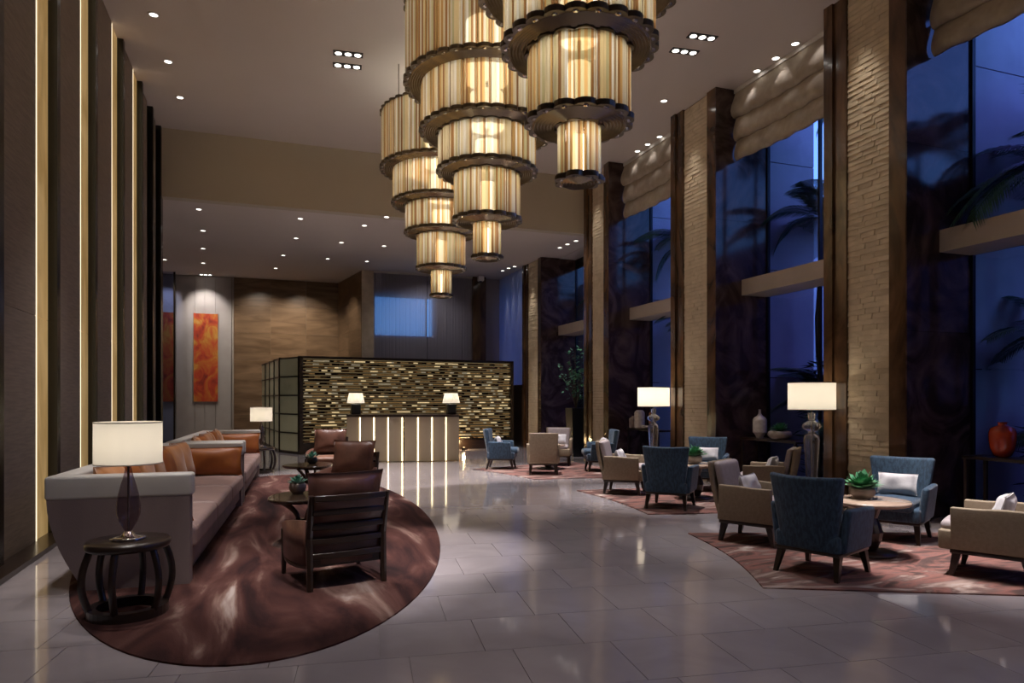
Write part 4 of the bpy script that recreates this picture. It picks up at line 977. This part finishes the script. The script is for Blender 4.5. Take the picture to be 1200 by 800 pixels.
BV = {}
def brick_me(w_, mi, dz):
    key_ = (round(w_, 2), mi, dz)
    if key_ not in BV:
        mb = MB(); h_ = rh*.54; d = -.02-.025*dz
        mb.box(0, key_[0], d, .06, .012, .012+h_*.62, 0).box(0, key_[0], d-.012, .06, 0, .012, 1)
        BV[key_] = mb.mesh('brick', [BM[mi], M['bronze']])
    return BV[key_]
led_mb = MB(); random.seed(5)
for r in range(rows): led_mb.box(.06, SL-.06, .05, .058, .32+r*rh+rh*.80, .32+r*rh+rh*.88)
led_mb.build('light_strips', emis('screen_led', (1,.72,.34), .3), scr)['kind'] = 'stuff'
big = sorted(range(len(bricks)), key=lambda i: bricks[i][0]-bricks[i][2]*6)
single = set(big[:300]); mbs = [MB() for _ in range(6)]
for i, (x, z, w_) in enumerate(bricks):
    mi = random.choices(range(5), [3, 7, 6, 3, 3])[0]; dz = random.randint(0, 2)
    if i in single: place('brick', brick_me(w_, mi, dz), scr, (x, 0, z))
    else:
        h_ = rh*.54; d = -.02-.025*dz
        mbs[mi].box(x, x+w_, d, .06, z+.012, z+.012+h_*.62); mbs[5].box(x, x+w_, d-.012, .06, z, z+.012)
full = MB()
for mi, mb in enumerate(mbs):
    o = len(full.v); full.v += mb.v; full.f += [tuple(a+o for a in f) for f in mb.f]; full.m += [mi]*len(mb.f); full.s += [False]*len(mb.f)
full.build('brickwork', BM+[M['bronze']], scr)['kind'] = 'stuff'
# uplight at its foot
p = SC0+sd*(SL*.735)
t = thing('uplight', 'small glowing uplight at the foot of the brick screen right of the desk', 'light', (p.x, p.y-.32, 0))
MB().lathe([(.07,0),(.07,.06),(.05,.08),(.045,.08)], 16).build('housing', M['bronze'], t); MB().lathe([(.045,.078),(.001,.082)], 16, caps=False).build('lamp', M['core'], t)
l = bpy.data.lights.new('uplight_beam', 'POINT'); l.energy = 14; l.color = (1,.68,.32); l.shadow_soft_size = .04
lo = bpy.data.objects.new('uplight_beam', l); COL.objects.link(lo); lo.parent = t; lo.location = (0, 0, .22)
# frosted glass side of the office box
gp = thing('glass_office_side', 'dark framed frosted glass panel wall running back left of the brick screen', 'partition', (0,0,0))
segs = [((.80, 19.85), (.30, 20.85), 1), ((.30, 20.85), (-.22, 25.3), 4)]
for A, B, ncol in segs:
    A, B = Vector(A), Vector(B); d_ = (B-A).normalized(); n_ = Vector((d_.y, -d_.x)); L_ = (B-A).length
    rz_ = atan2(d_.y, d_.x)
    for c_ in range(ncol):
        x0, x1 = L_*c_/ncol, L_*(c_+1)/ncol
        for r in range(5):
            z0, z1 = .06+r*(SH-.1)/5, .06+(r+1)*(SH-.1)/5
            MB().box(x0+.03, x1-.03, -.012, .012, z0+.02, z1-.02).build('glass_panel', M['frosted'], gp, (A.x, A.y, 0), rz_)
            MB().box(x0, x1, -.03, .03, z1-.02, z1+.02).build('frame_rail', M['bronze'], gp, (A.x, A.y, 0), rz_)
        MB().box(x0-.03, x0+.03, -.04, .04, 0, SH).build('frame_post', M['bronze'], gp, (A.x, A.y, 0), rz_)
    MB().box(0, L_, -.035, .035, 0, .06).build('frame_rail', M['bronze'], gp, (A.x, A.y, 0), rz_)
# ------------------------------------------------------------------ reception desk
desk = thing('reception_desk', 'reception desk with champagne front panels and glowing vertical slits', 'desk', (0,0,0))
D0, D1 = Vector((1.80, 17.15)), Vector((4.47, 16.5)); dl_ = (D1-D0); DL = dl_.length; da = atan2(dl_.y, dl_.x)
def dpt(s, off):  # gently bowed front
    q = (s-.5)*2; b = .13*(1-q*q); nrm = Vector((dl_.y, -dl_.x)).normalized()
    p = D0+dl_*s+nrm*(b+off); return p
NP = 8
for i in range(NP):
    o0, o1 = (.03, -.015) if i < 4 else (-.015, .03)
    a, b = dpt(i/NP+(.004 if i < 4 else .012), o0), dpt((i+1)/NP-(.012 if i < 4 else .004), o1)
    n_ = (b-a).normalized(); pn = Vector((n_.y, -n_.x))*-.03
    MB().prism([(a.x, a.y), (b.x, b.y), (b.x+pn.x, b.y+pn.y), (a.x+pn.x, a.y+pn.y)], .02, 1.10).build('front_panel', M['champagne'], desk)
    if i == 7: continue
    s0 = (i+1)/NP-.011 if i < 4 else (i+1)/NP+.003
    a, b, c_, d2 = dpt(s0, .0), dpt(s0+.008, .0), dpt(s0+.008, -.04), dpt(s0, -.04)
    MB().prism([(a.x, a.y), (b.x, b.y), (c_.x, c_.y), (d2.x, d2.y)], .02, 1.09).build('light_slit', M['led_desk'], desk)
top = [tuple(dpt(i/16, .07)) for i in range(17)]+[tuple(dpt(i/16, -.72)) for i in range(16, -1, -1)]
MB().prism(top, 1.10, 1.16).build('counter_top', M['wood'], desk)
for s in (0.0, 1.0):
    a, b = dpt(s, .0), dpt(s, -.68); e_ = dl_.normalized()*(.03 if s == 0 else -.03)
    MB().prism([(a.x, a.y), (b.x, b.y), (b.x+e_.x, b.y+e_.y), (a.x+e_.x, a.y+e_.y)], 0, 1.10).build('side_panel', M['champagne'], desk)
def desk_lamp(loc, label):
    t = thing('desk_lamp', label, 'lamp', loc, 0, 'desk lamps')
    MB().rbox((0,0,.13), (.22,.22,.26), .02, 2).build('base', M['black'], t)
    s_ = MB().lathe([(.22,.28),(.165,.53)], 28, caps=False).build('lamp_shade', M['shade_bright'], t)
    MB().lathe([(.001,.34),(.03,.36),(.03,.42),(.001,.44)], 10, caps=False).build('bulb', M['core'], t)
    l = bpy.data.lights.new('bulb_light', 'POINT'); l.energy = 3.5; l.color = (1,.85,.62); l.shadow_soft_size = .05
    lo = bpy.data.objects.new('bulb_light', l); COL.objects.link(lo); lo.parent = t; lo.location = (0, 0, .42)
a, b = dpt(.07, -.25), dpt(.93, -.25)
desk_lamp((a.x, a.y, 1.16), 'white shaded lamp with black block base on the left end of the reception desk')
desk_lamp((b.x, b.y, 1.16), 'white shaded lamp with black block base on the right end of the reception desk')
# ------------------------------------------------------------------ spot lamps of the downlights, and added washes
spot(-2.1, 25.0, LO-.05, -2.07, 25.95, 4.2, 160, 75, .8, (1,.92,.88)); spot(-3.3, 25.0, LO-.05, -3.35, 25.95, 4.2, 80, 75, .8, (1,.92,.88))
for y in (21.0, 21.6, 22.2): spot(7.45, y, LO-.05, 7.72, y, 3.8, 45, 26, .6, (.95,.95,1))
for y in (8.4, 9.2, 10.0): spot(7.95, y, HI-.03, 8.13, y, 6.0, 7, 60, .7, COOL)
for y in (12.5, 13.3, 14.1): spot(7.95, y, HI-.03, 8.13, y, 6.0, 7, 60, .7, COOL)
for ya, yb, H in PIERS[1:]:   # grazing wash over the stone of each pillar
    spot(XW-.35, (ya+yb)/2, H-.05, XW+.03, (ya+yb)/2, 1.0, 85, 42, .8, WARM)
spot(3.1, 14.4, LO+1.3, 3.1, 16.7, .6, 420, 34, .9, WARM)  # extra spot added to brighten the desk front
spot(7.2, 15.4, HI-.05, 7.75, 16.6, 2.4, 420, 22, .8, COOL)  # added to bring the potted tree out of the dark
spot(1.0, 24.2, LO-.05, 1.2, 25.95, 2.8, 260, 90, .9, WARM); spot(-.4, 24.0, LO-.05, -.2, 25.95, 2.8, 200, 90, .9, WARM)  # washes added to make the brown back wall more visible
spot(1.6, 23.4, LO-.05, 2.6, 24.4, 2.8, 110, 80, .9, WARM); spot(5, 21.6, LO-.05, 5, 23.2, 2.5, 70, 110, .9, COOL)  # added washes for the angled marble side and the rear sheers
for i, (x, y, z, tx, ty, tz, wt, cone, blend, col, size) in enumerate(SPOTS):
    l = bpy.data.lights.new('downlight_fill_beam', 'SPOT'); l.energy = wt; l.spot_size = radians(cone); l.spot_blend = blend; l.color = col; l.shadow_soft_size = size
    o = bpy.data.objects.new('downlight_fill_beam', l); COL.objects.link(o); o.location = (x, y, z)
    o.rotation_euler = (Vector((tx, ty, tz))-Vector((x, y, z))).to_track_quat('-Z', 'Y').to_euler()
